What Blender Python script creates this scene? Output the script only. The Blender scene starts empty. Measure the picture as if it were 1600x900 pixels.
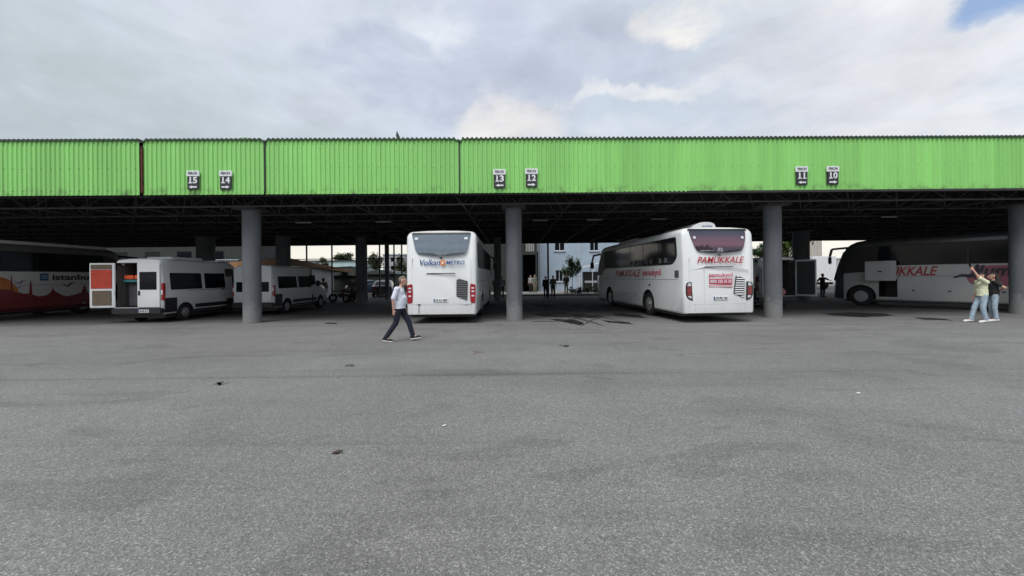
import bpy, bmesh, math, random
from mathutils import Vector, Matrix
random.seed(7)
R = math.radians
S = bpy.context.scene
COL = S.collection

# ------------------------------------------------------------------ camera
F, CX, CY, CAMH, ROLL = 612.0, 800.0, 432.0, 1.70, 0.0097
cam_d = bpy.data.cameras.new('camera'); cam = bpy.data.objects.new('camera', cam_d); COL.objects.link(cam)
cam_d.sensor_width = 36.0; cam_d.lens = F/1600*36.0
cam_d.shift_y = -(450-CY)/1600; cam_d.clip_start = 0.05; cam_d.clip_end = 3000
cam.matrix_world = Matrix.Translation((0, 0, CAMH)) @ Matrix.Rotation(R(90), 4, 'X') @ Matrix.Rotation(-ROLL, 4, 'Z')
S.camera = cam

def W(px, py, Y):
    a, b = px-CX, CY-py
    c, s = math.cos(ROLL), math.sin(ROLL)
    a, b = a*c+b*s, -a*s+b*c
    return Vector((a/F*Y, Y, CAMH+b/F*Y))
def G(px, py, z=0.0):
    a, b = px-CX, CY-py
    c, s = math.cos(ROLL), math.sin(ROLL)
    a, b = a*c+b*s, -a*s+b*c
    Y = (z-CAMH)*F/b
    return Vector((a/F*Y, Y, z))
def XA(px, Y): return (px-CX)/F*Y

# ------------------------------------------------------------------ world, sun, exposure
SUN_EL, SUN_AZ = R(58), R(205)        # azimuth measured from +Y clockwise: behind the camera
w = bpy.data.worlds.new('World'); S.world = w; w.use_nodes = True
nt = w.node_tree; nt.nodes.clear(); N = nt.nodes.new; L = nt.links.new
out = N('ShaderNodeOutputWorld'); bg = N('ShaderNodeBackground'); bg.inputs['Strength'].default_value = 0.1
sky = N('ShaderNodeTexSky'); sky.sky_type = 'NISHITA'; sky.sun_disc = False
sky.sun_elevation = SUN_EL; sky.sun_rotation = SUN_AZ; sky.air_density = 1.0; sky.dust_density = 1.5
tc = N('ShaderNodeTexCoord')
def vm(op, a=None, b=None):
    n = N('ShaderNodeVectorMath'); n.operation = op
    for i, v in enumerate((a, b)):
        if v is None: continue
        if isinstance(v, (tuple, list, Vector)): n.inputs[i].default_value = tuple(v)
        else: L(v, n.inputs[i])
    return n
def mth(op, a, b=None, clamp=False):
    n = N('ShaderNodeMath'); n.operation = op; n.use_clamp = clamp
    for i, v in enumerate((a, b)):
        if v is None: continue
        if isinstance(v, (int, float)): n.inputs[i].default_value = v
        else: L(v, n.inputs[i])
    return n.outputs[0]
def mixc(f, a, b):
    n = N('ShaderNodeMix'); n.data_type = 'RGBA'
    if isinstance(f, (int, float)): n.inputs[0].default_value = f
    else: L(f, n.inputs[0])
    for i, v in ((6, a), (7, b)):
        if isinstance(v, (tuple, list)): n.inputs[i].default_value = (*v[:3], 1)
        else: L(v, n.inputs[i])
    return n.outputs[2]
def sstep(v, lo, hi):
    n = N('ShaderNodeMapRange'); n.interpolation_type = 'SMOOTHSTEP'
    L(v, n.inputs[0]); n.inputs[1].default_value = lo; n.inputs[2].default_value = hi
    return n.outputs[0]
def noise(vec, scale, detail=6, rough=0.55, dist=0.0):
    n = N('ShaderNodeTexNoise'); n.inputs['Scale'].default_value = scale
    n.inputs['Detail'].default_value = detail; n.inputs['Roughness'].default_value = rough
    n.inputs['Distortion'].default_value = dist
    L(vec, n.inputs['Vector']); return n
DIR = vm('NORMALIZE', tc.outputs['Generated']).outputs[0]
sep = N('ShaderNodeSeparateXYZ'); L(DIR, sep.inputs[0])
zz = mth('ADD', mth('MAXIMUM', sep.outputs[2], 0.0), 0.22)
cmb = N('ShaderNodeCombineXYZ')
L(mth('DIVIDE', sep.outputs[0], zz), cmb.inputs[0]); L(mth('DIVIDE', sep.outputs[1], zz), cmb.inputs[1]); cmb.inputs[2].default_value = 3.1
PL = cmb.outputs[0]
n1 = noise(PL, 0.75, 7, 0.5, 0.35).outputs[0]
n2 = noise(PL, 2.1, 9, 0.6, 0.5).outputs[0]
warp = noise(DIR, 5.0, 8, 0.52)
wv = vm('SUBTRACT', warp.outputs['Color'], (0.5, 0.5, 0.5)); wsc = vm('SCALE', wv.outputs[0]); wsc.inputs['Scale'].default_value = 0.30
wv2 = vm('ADD', DIR, wsc.outputs[0]).outputs[0]
def blob(px, py, rx, ry, soft=0.6):
    # a patch of cloud round one direction of the sky; rx, ry in pixels of the photograph
    d = Vector(((px-CX)/F, 1.0, (CY-py)/F)); ln = d.length; d.normalize()
    right = Vector((d.y, -d.x, 0)).normalized(); up = right.cross(d)
    e = vm('SUBTRACT', wv2, d).outputs[0]
    a = mth('MULTIPLY', vm('DOT_PRODUCT', e, tuple(right)).outputs['Value'], F*ln/rx)
    b = mth('MULTIPLY', vm('DOT_PRODUCT', e, tuple(up)).outputs['Value'], F*ln/ry)
    q = mth('ADD', mth('MULTIPLY', a, a), mth('MULTIPLY', b, b))
    n = N('ShaderNodeMapRange'); n.interpolation_type = 'SMOOTHSTEP'; L(q, n.inputs[0])
    n.inputs[1].default_value = 1+soft; n.inputs[2].default_value = max(0.0, 1-soft); n.inputs[3].default_value = 0; n.inputs[4].default_value = 1
    return n.outputs[0]
K = 4.9     # scales cloud radiance to the strength of 0.1
def kc(r, g, b): return (r*K, g*K, b*K)
cl = mixc(sstep(n1, 0.32, 0.68), kc(.86, .97, 1.12), kc(1.02, 1.09, 1.22))
cl = mixc(mth('MULTIPLY', sstep(n2, 0.52, 0.72), 0.45), cl, kc(1.22, 1.24, 1.28))
fb1 = sstep(noise(vm('MULTIPLY', DIR, (1, 1, 2.2)).outputs[0], 7.0, 10, .6, .25).outputs[0], .28, .62)
fb2 = noise(vm('MULTIPLY', DIR, (1, 1, 2.6)).outputs[0], 4.2, 12, .62, .4).outputs[0]
for (px, py, rx, ry, soft, colr, amt) in (
    (-60, 230, 420, 210, .95, kc(.60, .69, .74), .8), (170, 90, 300, 170, .95, kc(.84, .96, 1.02), .5),
    (640, 125, 110, 38, .9, kc(.72, .80, 1.0), .75), (890, 110, 140, 60, .9, kc(.74, .81, .99), .75), (740, 20, 110, 35, .8, kc(.80, .87, 1.06), .6),
    (1500, 170, 260, 90, .9, kc(1.22, 1.22, 1.25), .7), (1330, 60, 110, 45, .9, kc(1.3, 1.28, 1.3), .6),
    (1080, 28, 55, 32, .5, kc(1.45, 1.40, 1.30), .8), (800, 195, 75, 32, .7, kc(1.35, 1.30, 1.24), .7), (690, 45, 55, 22, .7, kc(1.15, 1.2, 1.28), .8),
    (1060, 150, 120, 12, .7, kc(1.35, 1.34, 1.3), .6), (1200, 110, 110, 40, .9, kc(.88, .93, 1.06), .6),
    (1010, 250, 900, 26, .9, kc(1.15, 1.17, 1.22), .4)):
    cl = mixc(mth('MULTIPLY', mth('MULTIPLY', blob(px, py, rx*1.15, ry*1.2, max(soft, .9)), mth('ADD', mth('MULTIPLY', fb1, .75), .30), True), amt), cl, colr)
low = N('ShaderNodeMapRange'); low.interpolation_type = 'SMOOTHSTEP'; L(sep.outputs[2], low.inputs[0]); low.inputs[1].default_value = .20; low.inputs[2].default_value = .06; low.inputs[3].default_value = 0; low.inputs[4].default_value = .85
cl = mixc(low.outputs[0], cl, kc(1.42, 1.36, 1.20))
g2 = mth('ADD', mth('MULTIPLY', fb2, .55), .735)
sc2 = vm('SCALE', cl); L(g2, sc2.inputs['Scale']); cl = sc2.outputs[0]
blue = mth('MULTIPLY', mth('ADD', mth('MULTIPLY', fb1, .6), .5), blob(1595, 22, 85, 32, .8), True)
skyb = vm('MULTIPLY', sky.outputs[0], (1.35, 1.38, 1.42)).outputs[0]
fin = mixc(mth('MULTIPLY', blue, 0.85), cl, skyb)
L(fin, bg.inputs['Color']); L(bg.outputs[0], out.inputs[0])

sd = bpy.data.lights.new('sun', 'SUN'); sun = bpy.data.objects.new('sun', sd); COL.objects.link(sun)
sd.energy = 2.0; sd.angle = R(38); sd.color = (1.0, .975, .94)
sdir = Vector((math.sin(SUN_AZ)*math.cos(SUN_EL), math.cos(SUN_AZ)*math.cos(SUN_EL), math.sin(SUN_EL)))
sun.rotation_euler = (-sdir).to_track_quat('-Z', 'Y').to_euler()
S.view_settings.view_transform = 'Standard'; S.view_settings.look = 'None'
S.view_settings.exposure = 0.50; S.view_settings.gamma = 1.0
S.view_settings.use_curve_mapping = False

# ------------------------------------------------------------------ materials
def mat(name, c, rough=.6, metal=0.0, var=.12, vs=6.0, bump=0.0, bs=60.0, coat=0.0, spec=.5, c2=None, vdet=5, stretch=(1, 1, 1)):
    m = bpy.data.materials.new(name); m.use_nodes = True
    t = m.node_tree; p = t.nodes['Principled BSDF']
    p.inputs['Roughness'].default_value = rough; p.inputs['Metallic'].default_value = metal
    p.inputs['Specular IOR Level'].default_value = spec
    if coat: p.inputs['Coat Weight'].default_value = coat; p.inputs['Coat Roughness'].default_value = .08
    co = t.nodes.new('ShaderNodeTexCoord'); mp = t.nodes.new('ShaderNodeMapping'); mp.inputs['Scale'].default_value = stretch
    t.links.new(co.outputs['Object'], mp.inputs[0])
    nz = t.nodes.new('ShaderNodeTexNoise'); nz.inputs['Scale'].default_value = vs; nz.inputs['Detail'].default_value = vdet
    t.links.new(mp.outputs[0], nz.inputs['Vector'])
    rp = t.nodes.new('ShaderNodeMapRange'); rp.inputs[1].default_value = .3; rp.inputs[2].default_value = .7
    t.links.new(nz.outputs[0], rp.inputs[0])
    mx = t.nodes.new('ShaderNodeMix'); mx.data_type = 'RGBA'; t.links.new(rp.outputs[0], mx.inputs[0])
    a = tuple(v*(1-var) for v in c) if c2 is None else c2
    b = tuple(min(1, v*(1+var*.6)) for v in c)
    mx.inputs[6].default_value = (*a, 1); mx.inputs[7].default_value = (*b, 1)
    t.links.new(mx.outputs[2], p.inputs['Base Color'])
    if bump:
        n3 = t.nodes.new('ShaderNodeTexNoise'); n3.inputs['Scale'].default_value = bs; n3.inputs['Detail'].default_value = 4
        t.links.new(mp.outputs[0], n3.inputs['Vector'])
        bp = t.nodes.new('ShaderNodeBump'); bp.inputs['Strength'].default_value = bump; bp.inputs['Distance'].default_value = .02
        t.links.new(n3.outputs[0], bp.inputs['Height']); t.links.new(bp.outputs[0], p.inputs['Normal'])
    return m
def dirty_paint(name, c, dirt=(.16, .14, .12), zlo=.25, zhi=1.1, amt=.5, rough=.28):
    m = mat(name, c, rough, var=.03, vs=2, coat=.35); t = m.node_tree; p = t.nodes['Principled BSDF']
    base = p.inputs['Base Color'].links[0].from_socket
    co = t.nodes.new('ShaderNodeTexCoord'); sp = t.nodes.new('ShaderNodeSeparateXYZ'); t.links.new(co.outputs['Object'], sp.inputs[0])
    mr = t.nodes.new('ShaderNodeMapRange'); t.links.new(sp.outputs[2], mr.inputs[0])
    mr.inputs[1].default_value = zhi; mr.inputs[2].default_value = zlo; mr.inputs[3].default_value = .06
    nz = t.nodes.new('ShaderNodeTexNoise'); nz.inputs['Scale'].default_value = 3; nz.inputs['Detail'].default_value = 9; nz.inputs['Roughness'].default_value = .65
    mp = t.nodes.new('ShaderNodeMapping'); mp.inputs['Scale'].default_value = (1.6, 1.6, .8); t.links.new(co.outputs['Object'], mp.inputs[0]); t.links.new(mp.outputs[0], nz.inputs['Vector'])
    mu = t.nodes.new('ShaderNodeMath'); mu.operation = 'MULTIPLY'; t.links.new(mr.outputs[0], mu.inputs[0]); t.links.new(nz.outputs[0], mu.inputs[1])
    m2 = t.nodes.new('ShaderNodeMath'); m2.operation = 'MULTIPLY'; t.links.new(mu.outputs[0], m2.inputs[0]); m2.inputs[1].default_value = amt
    mx = t.nodes.new('ShaderNodeMix'); mx.data_type = 'RGBA'; t.links.new(m2.outputs[0], mx.inputs[0]); t.links.new(base, mx.inputs[6])
    mx.inputs[7].default_value = (*dirt, 1); t.links.new(mx.outputs[2], p.inputs['Base Color'])
    return m

M = dict(
    white=dirty_paint('white_paint', (.78, .80, .80)),
    vanwhite=dirty_paint('van_white_paint', (.72, .74, .75), amt=.7),
    shadegrey=dirty_paint('light_grey_wrap_shaded', (.50, .51, .50), amt=.6),
    offwhite=dirty_paint('off_white_paint', (.66, .66, .64), amt=.6),
    glass=mat('dark_glass', (.008, .010, .013), .07, var=.1, spec=.16),
    rearglass=mat('rear_glass', (.20, .24, .27), .03, .55, var=.1, spec=1.0),
    black=mat('black_plastic', (.018, .018, .02), .5),
    rubber=mat('tyre_rubber', (.02, .02, .021), .85, bump=.3),
    rim=mat('wheel_metal', (.42, .42, .43), .4, .7, var=.3, vs=20),
    chrome=mat('bright_metal', (.6, .6, .6), .25, .9),
    red=mat('red_lens', (.33, .012, .02), .18, coat=.6, var=.2, vs=40),
    redlens2=mat('faded_red_lens', (.22, .05, .05), .2, coat=.5, var=.2, vs=40),
    clearlens=mat('clear_lens', (.62, .64, .66), .15, coat=.5, var=.2, vs=60),
    textred=mat('red_letter_vinyl', (.42, .03, .045), .4),
    textpink=mat('pinkish_red_vinyl', (.50, .05, .10), .4),
    textblue=mat('blue_letter_vinyl', (.02, .09, .26), .4),
    orange=mat('orange_vinyl', (.78, .22, .05), .4),
    textdark=mat('dark_letter_vinyl', (.025, .03, .045), .45),
    plate=mat('plate_white', (.7, .7, .7), .4), seam=mat('panel_seam', (.10, .11, .12), .7),
    seamsoft=mat('soft_panel_seam', (.42, .44, .45), .6),
    concrete=mat('painted_concrete', (.135, .147, .162), .8, var=.22, vs=2.2, bump=.25, bs=40, stretch=(1, 1, .35), vdet=9),
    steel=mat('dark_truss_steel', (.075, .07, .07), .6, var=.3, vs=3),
    ceil=mat('dark_ceiling_sheet', (.030, .029, .030), .85, var=.3, vs=1),  # plain near-black tone with slight random variation
    roofdark=mat('weathered_roof_sheet', (.035, .055, .04), .7, var=.3),
    rust=mat('rusty_strip', (.11, .035, .02), .85, var=.5, vs=12, bump=.3),
    sign_w=mat('sign_white', (.72, .74, .76), .5), sign_d=mat('sign_charcoal', (.025, .027, .033), .5),
    skin=mat('skin', (.48, .27, .20), .55, var=.08), hairg=mat('grey_brown_hair', (.16, .13, .10), .8, var=.3, vs=60, bump=.5),
    haird=mat('dark_hair', (.025, .018, .014), .7, var=.3, vs=60, bump=.5),
    lilac=mat('pale_lilac_cotton', (.66, .68, .77), .85, var=.10, vs=14, bump=.5, bs=22),
    navy=mat('navy_trouser_cloth', (.012, .015, .032), .85, var=.25, vs=12, bump=.4, bs=18),
    jeans=mat('light_blue_denim', (.33, .42, .50), .85, var=.28, vs=14, bump=.5, bs=30),
    lime=mat('pale_yellow_cotton', (.72, .74, .52), .85, var=.12, vs=12, bump=.5, bs=22),
    cblack=mat('black_cloth', (.015, .015, .017), .85), cgrey=mat('grey_cloth', (.12, .12, .13), .85),
    cgreen=mat('dull_green_cloth', (.14, .18, .13), .85), cwhite=mat('white_cloth', (.3, .3, .3), .85), ckhaki=mat('khaki_cloth', (.22, .20, .15), .85),
    shoe_w=mat('white_shoe', (.75, .76, .76), .6), pink=mat('pink_fabric', (.62, .28, .27), .7),
    leaf=mat('leaf_green', (.055, .095, .035), .6, var=.5, vs=3), leaf2=mat('leaf_bright_green', (.13, .20, .04), .6, var=.5, vs=3),
    leafd=mat('leaf_dull_green', (.07, .085, .04), .6, var=.5, vs=3), bark=mat('bark', (.10, .075, .055), .9, bump=.5),
    bluewall=mat('pale_blue_render', (.35, .43, .51), .85, var=.10, vs=.8, bump=.1, bs=30),
    trim=mat('pale_trim', (.48, .52, .56), .7), wall_d=mat('dark_green_grey_wall', (.028, .034, .031), .85, var=.2, vs=1),
    beige=mat('beige_render', (.48, .43, .35), .85, var=.15, vs=1), wood=mat('lit_brown_fascia', (.34, .17, .06), .7, var=.3, vs=3),
    wood_shaded=mat('shaded_brown_fascia', (.20, .105, .05), .7, var=.3, vs=3), wallw=mat('off_white_wall', (.42, .43, .43), .8, var=.12, vs=1.5),  # one kiosk fascia: its lit and shaded faces put into two colours
    teal=mat('pale_teal_sheet', (.46, .60, .60), .6, var=.2, vs=.5), greenroof=mat('dark_green_roof', (.03, .045, .04), .7),
    redpaint=dirty_paint('deep_red_wrap', (.20, .012, .018), amt=.4), darkred=mat('dark_red_vinyl', (.085, .008, .014), .4),
    sunset=mat('orange_sunset_vinyl', (.60, .20, .06), .4, var=.4, vs=.8), paleside=dirty_paint('pale_grey_wrap_shaded', (.62, .60, .58), amt=.5),
    doorred=mat('red_door_trim', (.46, .05, .025), .7, var=.2), doorbrown=mat('brown_door_trim', (.13, .10, .07), .8),
    cargo_o=mat('bright_orange_plastic', (.85, .13, .04), .5), cargo_t=mat('teal_plastic', (.04, .20, .22), .5), cargo_p=mat('purple_plastic', (.20, .08, .22), .5),
    interior=mat('grey_interior_trim', (.10, .095, .09), .8), seat=mat('grey_seat_cloth', (.085, .08, .085), .9),
    dusk=None, wet=None)

def paint_shade(m, z0, c, y0=None):
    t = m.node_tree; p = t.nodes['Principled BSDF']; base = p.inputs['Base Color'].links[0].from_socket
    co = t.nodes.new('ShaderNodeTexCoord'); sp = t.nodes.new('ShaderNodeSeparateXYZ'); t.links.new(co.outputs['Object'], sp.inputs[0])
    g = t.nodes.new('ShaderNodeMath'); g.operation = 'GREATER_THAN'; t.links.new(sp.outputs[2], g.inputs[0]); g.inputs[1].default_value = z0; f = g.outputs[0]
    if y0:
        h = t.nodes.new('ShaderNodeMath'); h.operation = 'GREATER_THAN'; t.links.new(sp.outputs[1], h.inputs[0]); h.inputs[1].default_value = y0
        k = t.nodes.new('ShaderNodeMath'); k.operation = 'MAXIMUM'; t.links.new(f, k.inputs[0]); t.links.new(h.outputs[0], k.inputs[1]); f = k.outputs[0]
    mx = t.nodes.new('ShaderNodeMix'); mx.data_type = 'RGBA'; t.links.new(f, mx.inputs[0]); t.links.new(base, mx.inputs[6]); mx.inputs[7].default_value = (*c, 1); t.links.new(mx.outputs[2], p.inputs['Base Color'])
paint_shade(M['shadegrey'], 2.06, (.05, .055, .06), 11.75); paint_shade(M['paleside'], 2.14, (.13, .13, .13))  # canopy shade put into the body colour: coach tops and one nose
M['flapgrey'] = dirty_paint('flap_grey', (.50, .51, .50), amt=.3)
# rear window film of the centre-right coach: dusk landscape print
def film():
    m = mat('dusk_window_film', (.05, .05, .06), .06, spec=.7); t = m.node_tree; p = t.nodes['Principled BSDF']
    co = t.nodes.new('ShaderNodeTexCoord'); sp = t.nodes.new('ShaderNodeSeparateXYZ'); t.links.new(co.outputs['Object'], sp.inputs[0])
    mr = t.nodes.new('ShaderNodeMapRange'); t.links.new(sp.outputs[2], mr.inputs[0]); mr.inputs[1].default_value = 2.5; mr.inputs[2].default_value = 3.35
    cr = t.nodes.new('ShaderNodeValToRGB'); t.links.new(mr.outputs[0], cr.inputs[0]); e = cr.color_ramp.elements
    e[0].position = 0; e[0].color = (.02, .022, .04, 1); e[1].position = 1; e[1].color = (.012, .03, .055, 1)
    for pos, c in ((.16, (.06, .035, .06)), (.3, (.17, .075, .10)), (.5, (.13, .065, .095)), (.75, (.05, .045, .075))):
        q = e.new(pos); q.color = (*c, 1)
    t.links.new(cr.outputs[0], p.inputs['Base Color']); return m
M['dusk'] = film()
def wet():
    m = bpy.data.materials.new('wet_asphalt'); m.use_nodes = True; p = m.node_tree.nodes['Principled BSDF']
    t = m.node_tree
    nz = t.nodes.new('ShaderNodeTexNoise'); nz.inputs['Scale'].default_value = 2.5; nz.inputs['Detail'].default_value = 8
    co = t.nodes.new('ShaderNodeTexCoord'); t.links.new(co.outputs['Object'], nz.inputs['Vector'])
    cr = t.nodes.new('ShaderNodeValToRGB'); t.links.new(nz.outputs[0], cr.inputs[0])
    cr.color_ramp.elements[0].position = .4; cr.color_ramp.elements[0].color = (.012, .013, .014, 1)
    cr.color_ramp.elements[1].position = .65; cr.color_ramp.elements[1].color = (.035, .037, .038, 1)
    t.links.new(cr.outputs[0], p.inputs['Base Color'])
    mr = t.nodes.new('ShaderNodeMapRange'); t.links.new(nz.outputs[0], mr.inputs[0]); mr.inputs[1].default_value = .4; mr.inputs[2].default_value = .6; mr.inputs[3].default_value = .45; mr.inputs[4].default_value = .8; p.inputs['Specular IOR Level'].default_value = .02
    t.links.new(mr.outputs[0], p.inputs['Roughness']); return m
M['wet'] = wet()

def asphalt():
    m = bpy.data.materials.new('worn_asphalt'); m.use_nodes = True; t = m.node_tree; p = t.nodes['Principled BSDF']
    n = t.nodes.new; l = t.links.new
    co = n('ShaderNodeTexCoord')
    def nz(scale, det, rough, st=(1, 1, 1), dist=0, rot=0):
        mp = n('ShaderNodeMapping'); mp.inputs['Scale'].default_value = st; mp.inputs['Rotation'].default_value = (0, 0, rot); l(co.outputs['Object'], mp.inputs[0])
        q = n('ShaderNodeTexNoise'); q.inputs['Scale'].default_value = scale; q.inputs['Detail'].default_value = det; q.inputs['Roughness'].default_value = rough; q.inputs['Distortion'].default_value = dist
        l(mp.outputs[0], q.inputs['Vector']); return q.outputs[0]
    def ramp(src, stops):
        r = n('ShaderNodeValToRGB'); l(src, r.inputs[0]); e = r.color_ramp.elements
        e[0].position, e[0].color = stops[0][0], (*[stops[0][1]]*3, 1); e[1].position, e[1].color = stops[-1][0], (*[stops[-1][1]]*3, 1)
        for s_, v in stops[1:-1]: k = e.new(s_); k.color = (v, v, v, 1)
        return r.outputs[0]
    def mul(a, b):
        x = n('ShaderNodeMix'); x.data_type = 'RGBA'; x.blend_type = 'MULTIPLY'; x.inputs[0].default_value = 1
        l(a, x.inputs[6]); l(b, x.inputs[7]); return x.outputs[2]
    vo = n('ShaderNodeTexVoronoi'); vo.inputs['Scale'].default_value = 105; l(co.outputs['Object'], vo.inputs['Vector'])
    sc = n('ShaderNodeSeparateColor'); l(vo.outputs['Color'], sc.inputs[0])
    grain = ramp(sc.outputs[0], [(0, .58), (.45, .90), (.85, 1.10), (1, 1.8)])
    fine = mul(ramp(nz(230, 3, .7), [(.3, .8), (.7, 1.2)]), ramp(nz(14, 5, .6), [(.3, .93), (.7, 1.07)]))
    base = n('ShaderNodeMix'); base.data_type = 'RGBA'; l(ramp(nz(.16, 4, .5), [(.38, 0), (.62, 1)]), base.inputs[0])
    base.inputs[6].default_value = (.175, .171, .167, 1); base.inputs[7].default_value = (.195, .195, .189, 1)
    c = mul(base.outputs[2], grain); c = mul(c, fine)
    c = mul(c, ramp(nz(1.1, 7, .6), [(.3, .93), (.7, 1.06)]))
    c = mul(c, ramp(nz(1.0, 7, .6, (.07, .85, 1), .6, .05), [(.33, .86), (.46, .98), (.7, 1.05)]))       # long drag marks left by turning buses
    c = mul(c, ramp(nz(1.0, 5, .5, (.05, 2.2, 1), 1.4, -.12), [(.30, .80), (.40, 1.0), (.7, 1.02)]))
    c = mul(c, ramp(nz(.33, 8, .65, dist=.4), [(.30, .84), (.42, 1.0), (.8, 1.03)]))
    c = mul(c, ramp(nz(.55, 3, .4, (.5, 1, 1), 2.2, .5), [(.36, .86), (.40, 1.0), (.8, 1.0)]))
    vs_ = n('ShaderNodeTexVoronoi'); vs_.inputs['Scale'].default_value = .75; l(co.outputs['Object'], vs_.inputs['Vector']); c = mul(c, ramp(vs_.outputs['Distance'], [(.0, .62), (.05, .80), (.09, 1.0), (1, 1.0)]))   # old oil drips
    # parking bays: shade below the roof put into the ground colour
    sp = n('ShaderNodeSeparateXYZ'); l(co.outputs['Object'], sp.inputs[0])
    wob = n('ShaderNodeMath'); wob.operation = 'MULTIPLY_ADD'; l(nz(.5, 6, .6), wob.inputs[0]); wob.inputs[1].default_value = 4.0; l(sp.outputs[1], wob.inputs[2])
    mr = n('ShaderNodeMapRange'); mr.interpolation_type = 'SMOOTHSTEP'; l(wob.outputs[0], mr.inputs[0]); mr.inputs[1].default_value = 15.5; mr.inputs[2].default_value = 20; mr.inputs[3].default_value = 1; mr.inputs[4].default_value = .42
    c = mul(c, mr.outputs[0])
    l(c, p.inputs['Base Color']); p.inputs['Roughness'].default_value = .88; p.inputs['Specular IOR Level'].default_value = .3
    bp = n('ShaderNodeBump'); bp.inputs['Strength'].default_value = .55; bp.inputs['Distance'].default_value = .006
    l(vo.outputs['Distance'], bp.inputs['Height']); l(bp.outputs[0], p.inputs['Normal'])
    return m
M['asphalt'] = asphalt()

def foot_dirt(m):
    t = m.node_tree; p = t.nodes['Principled BSDF']; base = p.inputs['Base Color'].links[0].from_socket
    co = t.nodes.new('ShaderNodeTexCoord'); sp = t.nodes.new('ShaderNodeSeparateXYZ'); t.links.new(co.outputs['Object'], sp.inputs[0])
    nz = t.nodes.new('ShaderNodeTexNoise'); nz.inputs['Scale'].default_value = 5; nz.inputs['Detail'].default_value = 9; nz.inputs['Roughness'].default_value = .7; t.links.new(co.outputs['Object'], nz.inputs['Vector'])
    mr = t.nodes.new('ShaderNodeMapRange'); t.links.new(sp.outputs[2], mr.inputs[0]); mr.inputs[1].default_value = 1.1; mr.inputs[2].default_value = 0; mr.inputs[3].default_value = -.12; mr.inputs[4].default_value = .35
    ad = t.nodes.new('ShaderNodeMath'); t.links.new(nz.outputs[0], ad.inputs[0]); t.links.new(mr.outputs[0], ad.inputs[1])
    st = t.nodes.new('ShaderNodeMapRange'); t.links.new(ad.outputs[0], st.inputs[0]); st.inputs[1].default_value = .52; st.inputs[2].default_value = .62; st.inputs[4].default_value = .75
    mx = t.nodes.new('ShaderNodeMix'); mx.data_type = 'RGBA'; t.links.new(st.outputs[0], mx.inputs[0]); t.links.new(base, mx.inputs[6]); mx.inputs[7].default_value = (.21, .21, .205, 1); t.links.new(mx.outputs[2], p.inputs['Base Color'])
foot_dirt(M['concrete'])
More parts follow.
